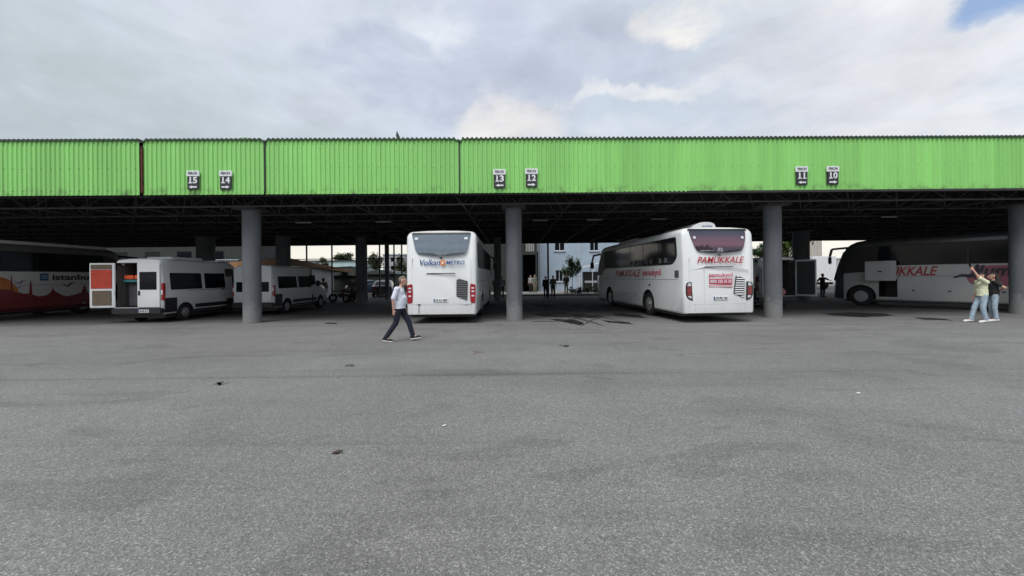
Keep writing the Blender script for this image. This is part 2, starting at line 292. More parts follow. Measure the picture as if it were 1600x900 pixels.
def fascia_mat():
    m = mat('green_painted_sheet', (.265, .62, .165), .5, var=.09, vs=1.2, stretch=(3, 1, .2)); t = m.node_tree; p = t.nodes['Principled BSDF']
    base = p.inputs['Base Color'].links[0].from_socket
    co = t.nodes.new('ShaderNodeTexCoord'); sp = t.nodes.new('ShaderNodeSeparateXYZ'); t.links.new(co.outputs['Object'], sp.inputs[0])
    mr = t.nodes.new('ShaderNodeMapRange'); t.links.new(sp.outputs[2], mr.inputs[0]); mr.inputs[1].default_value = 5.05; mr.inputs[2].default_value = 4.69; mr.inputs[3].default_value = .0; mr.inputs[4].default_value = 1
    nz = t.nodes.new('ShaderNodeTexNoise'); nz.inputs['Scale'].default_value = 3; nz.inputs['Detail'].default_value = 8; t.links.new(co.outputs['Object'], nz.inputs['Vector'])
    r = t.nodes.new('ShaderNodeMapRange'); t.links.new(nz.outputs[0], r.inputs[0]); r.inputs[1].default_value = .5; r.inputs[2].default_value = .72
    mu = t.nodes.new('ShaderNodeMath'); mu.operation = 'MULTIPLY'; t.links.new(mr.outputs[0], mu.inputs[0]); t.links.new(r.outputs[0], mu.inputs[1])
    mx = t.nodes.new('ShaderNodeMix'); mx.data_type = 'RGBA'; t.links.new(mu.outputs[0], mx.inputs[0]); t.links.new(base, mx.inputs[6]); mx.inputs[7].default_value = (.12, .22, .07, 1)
    # single sheets weather to slightly different greens
    ws = t.nodes.new('ShaderNodeTexWhiteNoise'); ws.noise_dimensions = '1D'
    fl = t.nodes.new('ShaderNodeMath'); fl.operation = 'FLOOR'; dv = t.nodes.new('ShaderNodeMath'); dv.operation = 'DIVIDE'; t.links.new(sp.outputs[0], dv.inputs[0]); dv.inputs[1].default_value = .98
    t.links.new(dv.outputs[0], fl.inputs[0]); t.links.new(fl.outputs[0], ws.inputs['W'])
    r2 = t.nodes.new('ShaderNodeMapRange'); t.links.new(ws.outputs['Value'], r2.inputs[0]); r2.inputs[3].default_value = .93; r2.inputs[4].default_value = 1.06
    m3 = t.nodes.new('ShaderNodeVectorMath'); m3.operation = 'SCALE'; t.links.new(mx.outputs[2], m3.inputs[0]); t.links.new(r2.outputs[0], m3.inputs['Scale'])
    def M_(op, a, b=None):
        q = t.nodes.new('ShaderNodeMath'); q.operation = op
        for i_, v_ in enumerate((a, b)):
            if v_ is None: continue
            if isinstance(v_, (int, float)): q.inputs[i_].default_value = v_
            else: t.links.new(v_, q.inputs[i_])
        return q.outputs[0]
    fx = M_('MULTIPLY', M_('ABSOLUTE', M_('SUBTRACT', M_('FRACT', M_('DIVIDE', sp.outputs[0], .326)), .5)), .326)
    tot = None
    for zz in (4.84, 5.62, 6.46):
        dz = M_('SUBTRACT', sp.outputs[2], zz); d2 = M_('ADD', M_('MULTIPLY', fx, fx), M_('MULTIPLY', dz, dz)); h = M_('LESS_THAN', d2, .020**2); tot = h if tot is None else M_('MAXIMUM', tot, h)
    rn = t.nodes.new('ShaderNodeTexNoise'); rn.inputs['Scale'].default_value = 1.0; rn.inputs['Detail'].default_value = 6; rm = t.nodes.new('ShaderNodeMapping'); rm.inputs['Scale'].default_value = (9, 1, .35); t.links.new(co.outputs['Object'], rm.inputs[0]); t.links.new(rm.outputs[0], rn.inputs['Vector'])
    rr_ = t.nodes.new('ShaderNodeMapRange'); t.links.new(rn.outputs[0], rr_.inputs[0]); rr_.inputs[1].default_value = .58; rr_.inputs[2].default_value = .8; rr_.inputs[4].default_value = .45
    m4 = t.nodes.new('ShaderNodeMix'); m4.data_type = 'RGBA'; t.links.new(rr_.outputs[0], m4.inputs[0]); t.links.new(m3.outputs[0], m4.inputs[6]); m4.inputs[7].default_value = (.20, .33, .12, 1)
    m5 = t.nodes.new('ShaderNodeMix'); m5.data_type = 'RGBA'; t.links.new(M_('MULTIPLY', tot, .6), m5.inputs[0]); t.links.new(m4.outputs[2], m5.inputs[6]); m5.inputs[7].default_value = (.07, .12, .05, 1)
    t.links.new(m5.outputs[2], p.inputs['Base Color']); return m
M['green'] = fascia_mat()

# ------------------------------------------------------------------ helpers
def tag(o, label=None, cat=None, group=None, kind=None):
    if label: o['label'] = label
    if cat: o['category'] = cat
    if group: o['group'] = group
    if kind: o['kind'] = kind
    return o
def thing(name, label, cat, loc=(0, 0, 0), rz=0.0, group=None):
    o = bpy.data.objects.new(name, None); COL.objects.link(o); o.location = loc; o.rotation_euler = (0, 0, rz)
    o.empty_display_size = .2
    return tag(o, label, cat, group)
def link(name, me, m=None, parent=None, smooth=False, ang=40):
    if m is not None:
        me.materials.clear(); me.materials.append(m)
    o = bpy.data.objects.new(name, me); COL.objects.link(o)
    if parent: o.parent = parent
    if smooth:
        me.polygons.foreach_set('use_smooth', [True]*len(me.polygons))
        try: me.set_sharp_from_angle(angle=R(ang))
        except Exception: pass
    return o
class B:
    def __init__(s): s.bm = bmesh.new()
    def box(s, c, d, rot=None, bev=0.0):
        r = bmesh.ops.create_cube(s.bm, size=1); vs = r['verts']
        mtx = Matrix.Translation(c) @ (rot.to_4x4() if rot else Matrix.Identity(4)) @ Matrix.Diagonal((*d, 1))
        bmesh.ops.transform(s.bm, matrix=mtx, verts=vs)
        if bev:
            es = list({e for v in vs for e in v.link_edges}); bmesh.ops.bevel(s.bm, geom=es, offset=bev, segments=2, affect='EDGES')
        return s
    def b2(s, lo, hi, bev=0.0):
        return s.box([(a+b)/2 for a, b in zip(lo, hi)], [abs(b-a) for a, b in zip(lo, hi)], bev=bev)
    def cyl(s, a, b, r, r2=None, n=16, caps=True):
        a = Vector(a); b = Vector(b); d = b-a; q = d.to_track_quat('Z', 'Y')
        mtx = Matrix.Translation((a+b)/2) @ q.to_matrix().to_4x4()
        bmesh.ops.create_cone(s.bm, cap_ends=caps, segments=n, radius1=r, radius2=r if r2 is None else r2, depth=d.length, matrix=mtx); return s
    def bar(s, a, b, r):
        return s.cyl(a, b, r, n=4, caps=False)
    def sph(s, c, r, sc=(1, 1, 1), u=16, v=10):
        bmesh.ops.create_uvsphere(s.bm, u_segments=u, v_segments=v, radius=r, matrix=Matrix.Translation(c) @ Matrix.Diagonal((*sc, 1))); return s
    def poly(s, pts, depth):      # pts 3D planar loop, extruded by vector depth
        depth = Vector(depth); vs = [s.bm.verts.new(p) for p in pts]; ws = [s.bm.verts.new(Vector(p)+depth) for p in pts]
        n = len(pts); s.bm.faces.new(vs); s.bm.faces.new(ws[::-1])
        for i in range(n): s.bm.faces.new((vs[i], ws[i], ws[(i+1) % n], vs[(i+1) % n]))
        return s
    def mesh(s, name='m'):
        bmesh.ops.recalc_face_normals(s.bm, faces=s.bm.faces); me = bpy.data.meshes.new(name); s.bm.to_mesh(me); s.bm.free(); return me
    def o(s, name, m, parent=None, smooth=False, ang=40): return link(name, s.mesh(name), m, parent, smooth, ang)
def evalmesh(o):
    dg = bpy.context.evaluated_depsgraph_get(); dg.update()
    me = bpy.data.meshes.new_from_object(o.evaluated_get(dg)); return me
def boolean(me, cutters):
    o = bpy.data.objects.new('tmp', me); COL.objects.link(o); cs = []
    for c in cutters:
        q = bpy.data.objects.new('tmpc', c); COL.objects.link(q); cs.append(q)
        md = o.modifiers.new('b', 'BOOLEAN'); md.object = q; md.operation = 'DIFFERENCE'; md.solver = 'EXACT'; md.material_mode = 'TRANSFER'
    r = evalmesh(o)
    for q in cs+[o]: bpy.data.objects.remove(q)
    return r
def text(name, s, size, m, parent, origin, xdir, updir, width=None, shear=0, off=0, ext=.003, align='CENTER'):
    cu = bpy.data.curves.new('t', 'FONT'); cu.body = s; cu.size = size; cu.shear = shear; cu.offset = off; cu.extrude = ext
    cu.align_x = align; cu.align_y = 'CENTER'; cu.resolution_u = 3
    o = bpy.data.objects.new('t', cu); COL.objects.link(o); me = evalmesh(o); bpy.data.objects.remove(o)
    xs = [v.co.x for v in me.vertices]
    if width and xs:
        k = width/(max(xs)-min(xs))
        for v in me.vertices: v.co.x *= k
    X = Vector(xdir).normalized(); U = Vector(updir).normalized(); Z = X.cross(U)
    mt = Matrix((X, U, Z)).transposed().to_4x4(); mt.translation = Vector(origin)
    me.transform(mt)
    return link(name, me, m, parent)
def rounded(pts, r, n=5):
    out = []
    N_ = len(pts)
    for i in range(N_):
        p0, p, p1 = (Vector((*pts[(i+k) % N_][:2], 0)) for k in (-1, 0, 1))
        rr = pts[i][2] if len(pts[i]) > 2 else r
        a = (p0-p); b = (p1-p); la = min(rr, a.length*.45); lb = min(rr, b.length*.45)
        A = p+a.normalized()*la; Bp = p+b.normalized()*lb
        for k in range(n+1):
            t = k/n; q = A*(1-t)**2+p*2*t*(1-t)+Bp*t*t; out.append((q.x, q.y))
    return out
def leaves(name, m, parent, c, rad, n, size, clumps=9, seed=1, flat=1.0):
    rnd = random.Random(seed); bm = bmesh.new(); cs = []
    for _ in range(clumps):
        v = Vector((rnd.gauss(0, 1), rnd.gauss(0, 1), rnd.gauss(0, 1))).normalized()*rnd.uniform(.25, .95)
        cs.append((Vector((v.x*rad[0], v.y*rad[1], v.z*rad[2])), rnd.uniform(.22, .5)))
    for _ in range(n):
        cc, k = rnd.choice(cs); v = Vector((rnd.gauss(0, .5), rnd.gauss(0, .5), rnd.gauss(0, .5)))
        p = Vector(c)+cc+Vector((v.x*rad[0]*k, v.y*rad[1]*k, v.z*rad[2]*k))
        q = Matrix.Rotation(rnd.uniform(0, 6.28), 3, 'Z') @ Matrix.Rotation(rnd.uniform(-1.2, 1.2), 3, 'X')
        s = size*rnd.uniform(.6, 1.4)
        vs = [bm.verts.new(p+q @ Vector(t)*s) for t in ((0, -1, 0), (.45, -.1, .1), (0, 1, 0), (-.45, -.1, .1))]
        bm.faces.new(vs)
    me = bpy.data.meshes.new(name); bm.to_mesh(me); bm.free(); return link(name, me, m, parent)

# ------------------------------------------------------------------ ground
me = bpy.data.meshes.new('asphalt_ground'); bm = bmesh.new()
bmesh.ops.create_grid(bm, x_segments=8, y_segments=8, size=900); bm.to_mesh(me); bm.free()
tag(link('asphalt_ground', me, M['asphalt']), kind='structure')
b = B(); b.b2((-3.2, 33.6, 0), (22, 60, .13))
for k in range(11): b.b2((-3.4+2.31*k, 33.42, 0), (-3.4+2.31*k+2.29, 33.6, .15), .015)
tag(b.o('pavement', mat('pavement_concrete', (.24, .24, .23), .85, bump=.2), None), kind='structure')
def sheet(name, pts, m, z=.004, seed=0):
    rnd = random.Random(seed); bm = bmesh.new(); out = []
    n = len(pts)
    for i in range(n):
        a, c = Vector(pts[i]), Vector(pts[(i+1) % n])
        for k in range(5):
            t = k/5; p = a.lerp(c, t); out.append((p.x+rnd.uniform(-.06, .06), p.y+rnd.uniform(-.10, .10)))
    f = bm.faces.new([bm.verts.new((x, y, z)) for x, y in out]); bmesh.ops.triangulate(bm, faces=[f])
    me = bpy.data.meshes.new(name); bm.to_mesh(me); bm.free(); return tag(link(name, me, m), kind='structure')
def gp(*l): return [tuple(G(x, y)[:2]) for x, y in l]
sheet('puddle', gp((832, 491), (868, 488), (905, 491), (945, 493), (930, 497), (890, 496), (850, 495)), M['wet'], seed=1)
sheet('puddle', gp((855, 498), (900, 500), (915, 507), (905, 508), (870, 502)), M['wet'], .005, seed=2)
sheet('puddle', gp((962, 489), (995, 492), (1012, 497), (985, 496), (955, 492)), M['wet'], seed=3)
sheet('puddle', gp((830, 476), (880, 474), (920, 476), (905, 480), (850, 480)), M['wet'], seed=4)
sheet('puddle', gp((940, 500), (985, 504), (990, 507), (950, 504)), M['wet'], seed=8)
sheet('puddle', gp((1285, 490), (1330, 488), (1380, 490), (1400, 494), (1350, 496), (1300, 493)), M['wet'], seed=5)
sheet('puddle', gp((1430, 496), (1475, 498), (1490, 501), (1440, 499)), M['wet'], seed=6)
sheet('puddle', gp((508, 504), (522, 504), (527, 506), (512, 506)), M['wet'], seed=7)
mk = mat('tyre_rubber_mark', (.05, .05, .05), .9, var=.4, vs=6)
for i, (pts, w_) in enumerate(((((842, 487), (890, 494), (930, 505), (945, 510)), .07), (((935, 482), (905, 490), (860, 495), (826, 497)), .06), (((1000, 486), (960, 491), (925, 500), (905, 512)), .05), (((900, 489), (940, 496), (985, 505)), .06), (((832, 503), (870, 502), (900, 498), (950, 488)), .05))):
    P_ = [Vector(G(*p)[:2]) for p in pts]; a_ = []; b_ = []
    for k in range(len(P_)-1):
        d = (P_[k+1]-P_[k]).normalized(); nn = Vector((-d.y, d.x))*w_
        a_.append(tuple(P_[k]+nn)); b_.append(tuple(P_[k]-nn))
    a_.append(tuple(P_[-1])); bm = bmesh.new(); f = bm.faces.new([bm.verts.new((x, y, .009+.001*i)) for x, y in a_+b_[::-1]]); bmesh.ops.triangulate(bm, faces=[f])
    me = bpy.data.meshes.new('tyre_mark'); bm.to_mesh(me); bm.free(); tag(link('tyre_mark', me, mk if i < 5 else mat('faint_mark', (.12, .12, .12), .9)), kind='structure')
tar = mat('tar_patch', (.085, .082, .08), .9, var=.3, vs=8)
sheet('tar_patch', gp((330, 599), (348, 597), (354, 600), (338, 602)), tar, seed=11)
sheet('tar_patch', gp((540, 571), (552, 570), (556, 572), (544, 573)), tar, seed=12)
sheet('tar_patch', gp((738, 549), (750, 548), (756, 552), (742, 553)), mat('reddish_patch', (.15, .12, .11), .9), seed=13)
sheet('tar_patch', gp((876, 540), (886, 539), (888, 541), (878, 542)), tar, seed=14)

# ------------------------------------------------------------------ canopy
FY0, FY1 = 13.72, 14.32      # depth of the face at the left and right edge of the frame
def fy(x): return FY0+(FY1-FY0)*(max(-24, min(24, x))+18)/37.0
ZB, ZT = 4.69, 6.61
can = thing('bus_station_canopy', 'long flat bus station roof with a bright green corrugated front edge', 'canopy', (0, 14, 0))
def up(o): o.location = o.location-Vector((0, 14, 0)); return o
def corr(name, x0, x1, z0, z1, m):
    bm = bmesh.new(); pitch = .163; n = int((x1-x0)/pitch); prev = None
    prof = ((0, 0), (.42, 0), (.55, -.032), (.87, -.032))
    for i in range(n):
        for t, d in prof:
            x = x0+(i+t)*pitch
            y = fy(x)+d; v = (bm.verts.new((x, y, z0)), bm.verts.new((x, y, z1)))
            if prev: bm.faces.new((prev[0], v[0], v[1], prev[1]))
            prev = v
    me = bpy.data.meshes.new(name); bm.to_mesh(me); bm.free(); return up(link(name, me, m, can))
xj = [-60, XA(225, 13.8), XA(415.5, 13.85), XA(719.5, 13.95), 60]
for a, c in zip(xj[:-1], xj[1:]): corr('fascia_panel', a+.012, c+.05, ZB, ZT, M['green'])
# roof sheet with its corrugated end seen along the top
bm = bmesh.new(); prev = None; x = -60.0
while x < 60:
    for t, z in ((0, 0), (.35, 0), (.5, .045), (.85, .045)):
        xx = x+t*.163; jz = -.07 if min(abs(xx-j) for j in xj[1:-1]) < .1 else 0
        v = [bm.verts.new((xx, fy(xx)-.07, ZT-.015+jz)), bm.verts.new((xx, fy(xx)-.07, ZT+.015+z+jz)), bm.verts.new((xx, fy(xx)+2.2, ZT+.015+z+jz))]
        if prev:
            bm.faces.new((prev[0], v[0], v[1], prev[1])); bm.faces.new((prev[1], v[1], v[2], prev[2]))
        prev = v
    x += .163
me = bpy.data.meshes.new('roof_sheet'); bm.to_mesh(me); bm.free(); up(link('roof_sheet', me, M['roofdark'], can))
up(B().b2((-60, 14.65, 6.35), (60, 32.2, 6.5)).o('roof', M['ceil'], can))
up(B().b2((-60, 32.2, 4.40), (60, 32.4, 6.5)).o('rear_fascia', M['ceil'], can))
for sx in (-60.2, 60): up(B().b2((sx, 14.5, 4.6), (sx+.2, 32.2, 6.5)).o('side_fascia', M['ceil'], can))
up(B().b2((xj[1]-.028, fy(xj[1])-.07, ZB+.06), (xj[1]+.028, fy(xj[1])+.02, ZT-.22), .01).o('joint_strip', M['rust'], can))
for j in (xj[2], xj[3]): up(B().b2((j-.022, fy(j)-.045, ZB+.08), (j+.022, fy(j)+.05, ZT-.06), .01).o('joint_strip', M['roofdark'], can))
# curved light green roof hump standing behind the edge
b = B(); c0 = XA(385, 17); pts = [(c0-1.6+3.2*t/16, 17, 6.52+1.33*math.sin(math.pi*min(1, t/16))**.8) for t in range(17)]
b.poly(pts, (0, 2.5, 0)); up(b.o('roof_hump', M['green'], can))
# steel edge angle below the sheet
b = B(); b.poly([(-60, fy(-60)+.03, ZB-.05), (60, fy(60)+.03, ZB-.05), (60, fy(60)+.03, ZB+.03), (-60, fy(-60)+.03, ZB+.03)], (0, .06, 0)); up(b.o('edge_beam', M['ceil'], can))
# space frame
b = B(); z0, z1, p = 4.42, 5.75, 2.02; nx, ny = 46, 9; x0 = -nx*p/2+.2; y0 = 14.62
P0 = lambda i, j: Vector((x0+i*p, y0+j*p, z0)); P1 = lambda i, j: Vector((x0+(i-.5)*p, y0+(j+.5)*p, z1))
for i in range(nx+1):
    for j in range(ny):
        if i < nx: b.bar(P0(i, j), P0(i+1, j), .036)
        if j < ny-1: b.bar(P0(i, j), P0(i, j+1), .032)
        if i < nx and j < ny: b.bar(P1(i, j), P1(i+1, j), .03); b.bar(P1(i, j), P1(i, j+1), .03)
        for di in (0, 1):
            for dj in (0, -1):
                if j+dj >= 0: b.bar(P0(i, j), P1(i+di, j+dj), .024)
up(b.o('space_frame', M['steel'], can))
# round columns
colx = [(-24, None), (394, 15.22), (803.5, 15.37), (1207.5, 15.45), (1595.5, 15.75)]
lbl = ['round grey column at the far left beyond the frame', 'round grey concrete column in front of the two white vans', 'round grey concrete column between the two white coaches, nearest the picture centre',
       'round grey concrete column right beside the coach with the red lettering', 'round dark column at the right edge beside the two people in jeans']
for i in range(1, 5):
    px, Y = colx[i]; c = W(px, 450, Y)
    t = thing('concrete_column', lbl[i], 'column', (c.x, Y, 0), group='front columns under the green roof edge')
    B().cyl((0, 0, 0), (0, 0, 4.36), .315, n=48).o('shaft', M['concrete'], t, True)
    B().cyl((0, 0, 0), (0, 0, .10), .33, n=40).o('base_ring', M['concrete'], t, True)
    B().box((0, 0, 4.39), (.9, .9, .07)).o('head_plate', M['steel'], t)
    if i == 2: B().cyl((.17, -.272, .6), (.17, -.272, 4.3), .012, n=8).o('conduit', mat('conduit_grey', (.07, .075, .085), .7), t)
    for zz in (1.45, 2.9): B().cyl((0, 0, zz), (0, 0, zz+.012), .3165, n=48, caps=False).o('formwork_seam', mat('seam_grey', (.09, .10, .11), .8), t, True)
for px, Y, r, lb in ((322, 25, .5, 'dark rear column behind the van with its door open'), (443, 25, .42, 'dark rear column above the roof of the second white van'),
                     (564.5, 26, .31, 'dark rear column left of the walking man'), (778, 27, .25, 'slim dark rear column beside the coach with blue lettering'),
                     (1252, 25, .46, 'dark rear column behind the right-hand white van'), (605, 31, .17, 'thin dark rear post just left of the coach with blue lettering')):
    c = W(px, 450, Y); t = thing('concrete_column', lb, 'column', (c.x, Y, 0), group='rear columns in the shade')
    B().cyl((0, 0, 0), (0, 0, 4.38), r, n=28).o('shaft', M['concrete'], t, True); B().box((0, 0, 4.4), (2.2*r, 2.2*r, .06)).o('head_plate', M['steel'], t)
for px, lb in ((475, 'above the roof of the second white van'), (600, 'above and left of the coach with blue lettering'), (845, 'just right of the centre column'), (930, 'above the small tree'), (1030, 'above the roof of the red lettered coach'), (1390, 'above the coach on the right')):
    Y = 18.4; t = thing('strip_lamp', 'unlit strip lamp under the dark roof, '+lb, 'lamp', (XA(px, Y), Y, 4.3), group='unlit strip lamps under the roof')
    B().b2((-.36, -.05, 0), (.36, .05, .05), .015).o('housing', M['wallw'], t); B().cyl((-.3, 0, .06), (-.3, 0, .14), .01, n=6).o('hanger', M['steel'], t); B().cyl((.3, 0, .06), (.3, 0, .14), .01, n=6).o('hanger', M['steel'], t)
# bay signs
rows = ((302, '15', -1, 'hanging leftmost of all'), (353, '14', 1, 'second from the left'), (780.5, '13', -1, 'above and left of the centre column'), (830.5, '12', 1, 'above and right of the centre column'),
        (1252.5, '11', -1, 'upper right of the red lettered coach'), (1301, '10', 1, 'rightmost of all'))
for px, num, d, lb in rows:
    Y = fy(XA(px, 13.9))-.06; yy = {302: 281.5, 353: 281.5, 780.5: 279, 830.5: 278, 1252.5: 274.5, 1301: 274}[px]
    c = W(px, yy, Y); t = thing('bay_sign', f'dark bay sign PERON {num} on the green edge, {lb}', 'sign', (c.x, Y, c.z-.33), group='numbered bay signs')
    B().b2((-.205, -.02, 0), (.205, .015, .46), .01).o('number_board', M['sign_d'], t)
    B().b2((-.222, -.028, .462), (.222, .017, .66), .006).o('header_board', M['sign_w'], t)
    B().b2((-.03, .015, .1), (.03, .08, .55)).o('bracket', M['steel'], t)
    text('header_lettering', 'PERON', .13, M['sign_d'], t, (0, -.031, .56), (1, 0, 0), (0, 0, 1), width=.32, off=.003, ext=.002)
    ob = text('numerals', num[0], .30, M['sign_w'], t, (-.085, -.024, .315), (1, 0, 0), (0, 0, 1), off=.010, ext=.003)
    o2 = text('numerals', num[1], .30, M['sign_w'], t, (.082, -.024, .315), (1, 0, 0), (0, 0, 1), width=None if num[1] == '1' else .15, off=.010, ext=.003)
    bm = bmesh.new(); bm.from_mesh(ob.data); bm.from_mesh(o2.data); bpy.data.objects.remove(o2)
    for q_, x_ in ((num[0], -.085), (num[1], .082)):
        if q_ == '1':
            ws_ = [v.co.z for v in bm.verts]; bmesh.ops.create_cube(bm, size=1, matrix=Matrix.Translation((x_+.008, -.0245, min(ws_)+.018)) @ Matrix.Diagonal((.135, .006, .034, 1)))
    bm.to_mesh(ob.data); bm.free(); ob.name = 'numerals'
    q = [(-.14, .06), (.03, .06), (.03, .03), (.14, .085), (.03, .14), (.03, .11), (-.14, .11)]
    B().poly([(x*d, -.026, z) for x, z in q], (0, .005, 0)).o('arrow', M['sign_w'], t)
c = W(621, 217, 15); t = B().poly([(0, 0, -.1), (.14, 0, -.1), (.07, 0, .1), (-.02, 0, .30), (-.06, 0, .12)], (0, .06, 0)).o('roof_fin', M['roofdark'])
t.location = (c.x, 15, 7.02); tag(t, 'small dark pointed fin sticking up above the green roof edge', 'roof fin')

# ------------------------------------------------------------------ vehicles
def section(y, zb, zt, hw, taper=0.0, zw=1.1, H=3.3, r=.2, crown=.04):
    def hx(z): return hw-taper*max(0, (z-zw)/(H-zw))
    pts = [(hx(zb)-.05, zb), (hx(zb)-.01, zb+.06), (hx(min(zw, zt-r)), min(zw, max(zb+.1, zt-r-.02)))]
    m = zt-r
    mid = (pts[-1][1]+m)/2; pts.append((hx(mid), mid)); h = hx(m)
    for k in range(6):
        a = math.pi/2*k/5; pts.append((h-r+r*math.cos(a), m+r*math.sin(a)))
    pts.append((h*.45, zt+crown*.8))
    right = pts; left = [(-x, z) for x, z in pts[::-1]]
    return [Vector((x, y, z)) for x, z in right+[(0, zt+crown)]+left]
def loft(secs, fn=None):
    bm = bmesh.new(); rows_ = []
    for s in secs:
        rows_.append([bm.verts.new(fn(p) if fn else p) for p in s])
    n = len(rows_[0])
    for a, c in zip(rows_[:-1], rows_[1:]):
        for i in range(n): bm.faces.new((a[i], a[(i+1) % n], c[(i+1) % n], c[i]))
    bm.faces.new(rows_[0][::-1]); bm.faces.new(rows_[-1]); bmesh.ops.recalc_face_normals(bm, faces=bm.faces)
    me = bpy.data.meshes.new('body'); bm.to_mesh(me); bm.free(); return me
def cutcyl(x0, x1, y, z, r, m):
    me = B().cyl((x0, y, z), (x1, y, z), r, n=32).mesh(); me.materials.append(m); return me
def cutbox(lo, hi, m, bev=0):
    me = B().b2(lo, hi, bev).mesh(); me.materials.append(m); return me
def wheel(parent, x, y, r, side, wdt=.28):
    b = B(); b.cyl((x-wdt/2, y, r), (x+wdt/2, y, r), r, n=40)
    es = [e for e in b.bm.edges if len(e.link_faces) == 2 and e.calc_face_angle(0) > 1]
    bmesh.ops.bevel(b.bm, geom=es, offset=.04, segments=3, affect='EDGES')
    t = b.o('tyre', M['rubber'], parent, True)
    xo = x+side*wdt/2
    b = B(); b.cyl((xo-side*.03, y, r), (xo+side*.006, y, r), r*.60, r*.56, n=32) if side > 0 else b.cyl((xo+.03, y, r), (xo-.006, y, r), r*.60, r*.56, n=32)
    b.cyl((xo, y, r), (xo+side*.05, y, r), r*.22, n=16)
    for k in range(8):
        a = k*math.pi/4; b.cyl((xo, y+math.cos(a)*r*.3, r+math.sin(a)*r*.3), (xo+side*.03, y+math.cos(a)*r*.3, r+math.sin(a)*r*.3), .016, n=8)
    b.o('rim', M['rim'], t, True)
    return t
def rearY(z): return .17*max(0, z-2.4)**2.2
def rpatch(name, pts, m, parent, d=.012, th=.03, rad=0, fn=rearY):
    q = rounded(pts, rad) if rad else [p[:2] for p in pts]
    b = B(); vs = [b.bm.verts.new((x, fn(z)-d, z)) for x, z in q]; ws = [b.bm.verts.new((x, fn(z)-d+th, z)) for x, z in q]
    n = len(q); b.bm.faces.new(vs); b.bm.faces.new(ws[::-1])
    for i in range(n): b.bm.faces.new((vs[i], vs[(i+1) % n], ws[(i+1) % n], ws[i]))
    return b.o(name, m, parent)
def rglass(name, pts, m, parent, d=.012, th=.05, rad=.1, n=14):
    # curved rear glass: cut into level strips that follow the bow of the rear wall
    q = rounded(pts, rad); zs = [p[1] for p in q]; z0, z1 = min(zs)+.002, max(zs)-.002; b = B(); rows_ = []
    for k in range(n+1):
        z = z0+(z1-z0)*k/n; xs = []
        for i in range(len(q)):
            (ax, az), (bx, bz) = q[i], q[(i+1) % len(q)]
            if (az-z)*(bz-z) <= 0 and az != bz: xs.append(ax+(bx-ax)*(z-az)/(bz-az))
        a, c = min(xs), max(xs); rows_.append([b.bm.verts.new((a+(c-a)*t/8, rearY(z)-d+.012*(2*t/8-1)**4, z)) for t in range(9)])
    for j in range(n):
        for t in range(8): b.bm.faces.new((rows_[j][t], rows_[j][t+1], rows_[j+1][t+1], rows_[j+1][t]))
    g = bmesh.ops.extrude_face_region(b.bm, geom=b.bm.faces[:]); bmesh.ops.translate(b.bm, vec=(0, th, 0), verts=[v for v in g['geom'] if isinstance(v, bmesh.types.BMVert)])
    return b.o(name, m, parent, True, 40)
def spatch(name, pts, m, parent, side, hw, d=.008, th=.03, rad=0):
    q = rounded(pts, rad) if rad else [p[:2] for p in pts]
    b = B(); b.poly([(side*(hw+d), y, z) for y, z in q], (-side*th, 0, 0)); return b.o(name, m, parent)

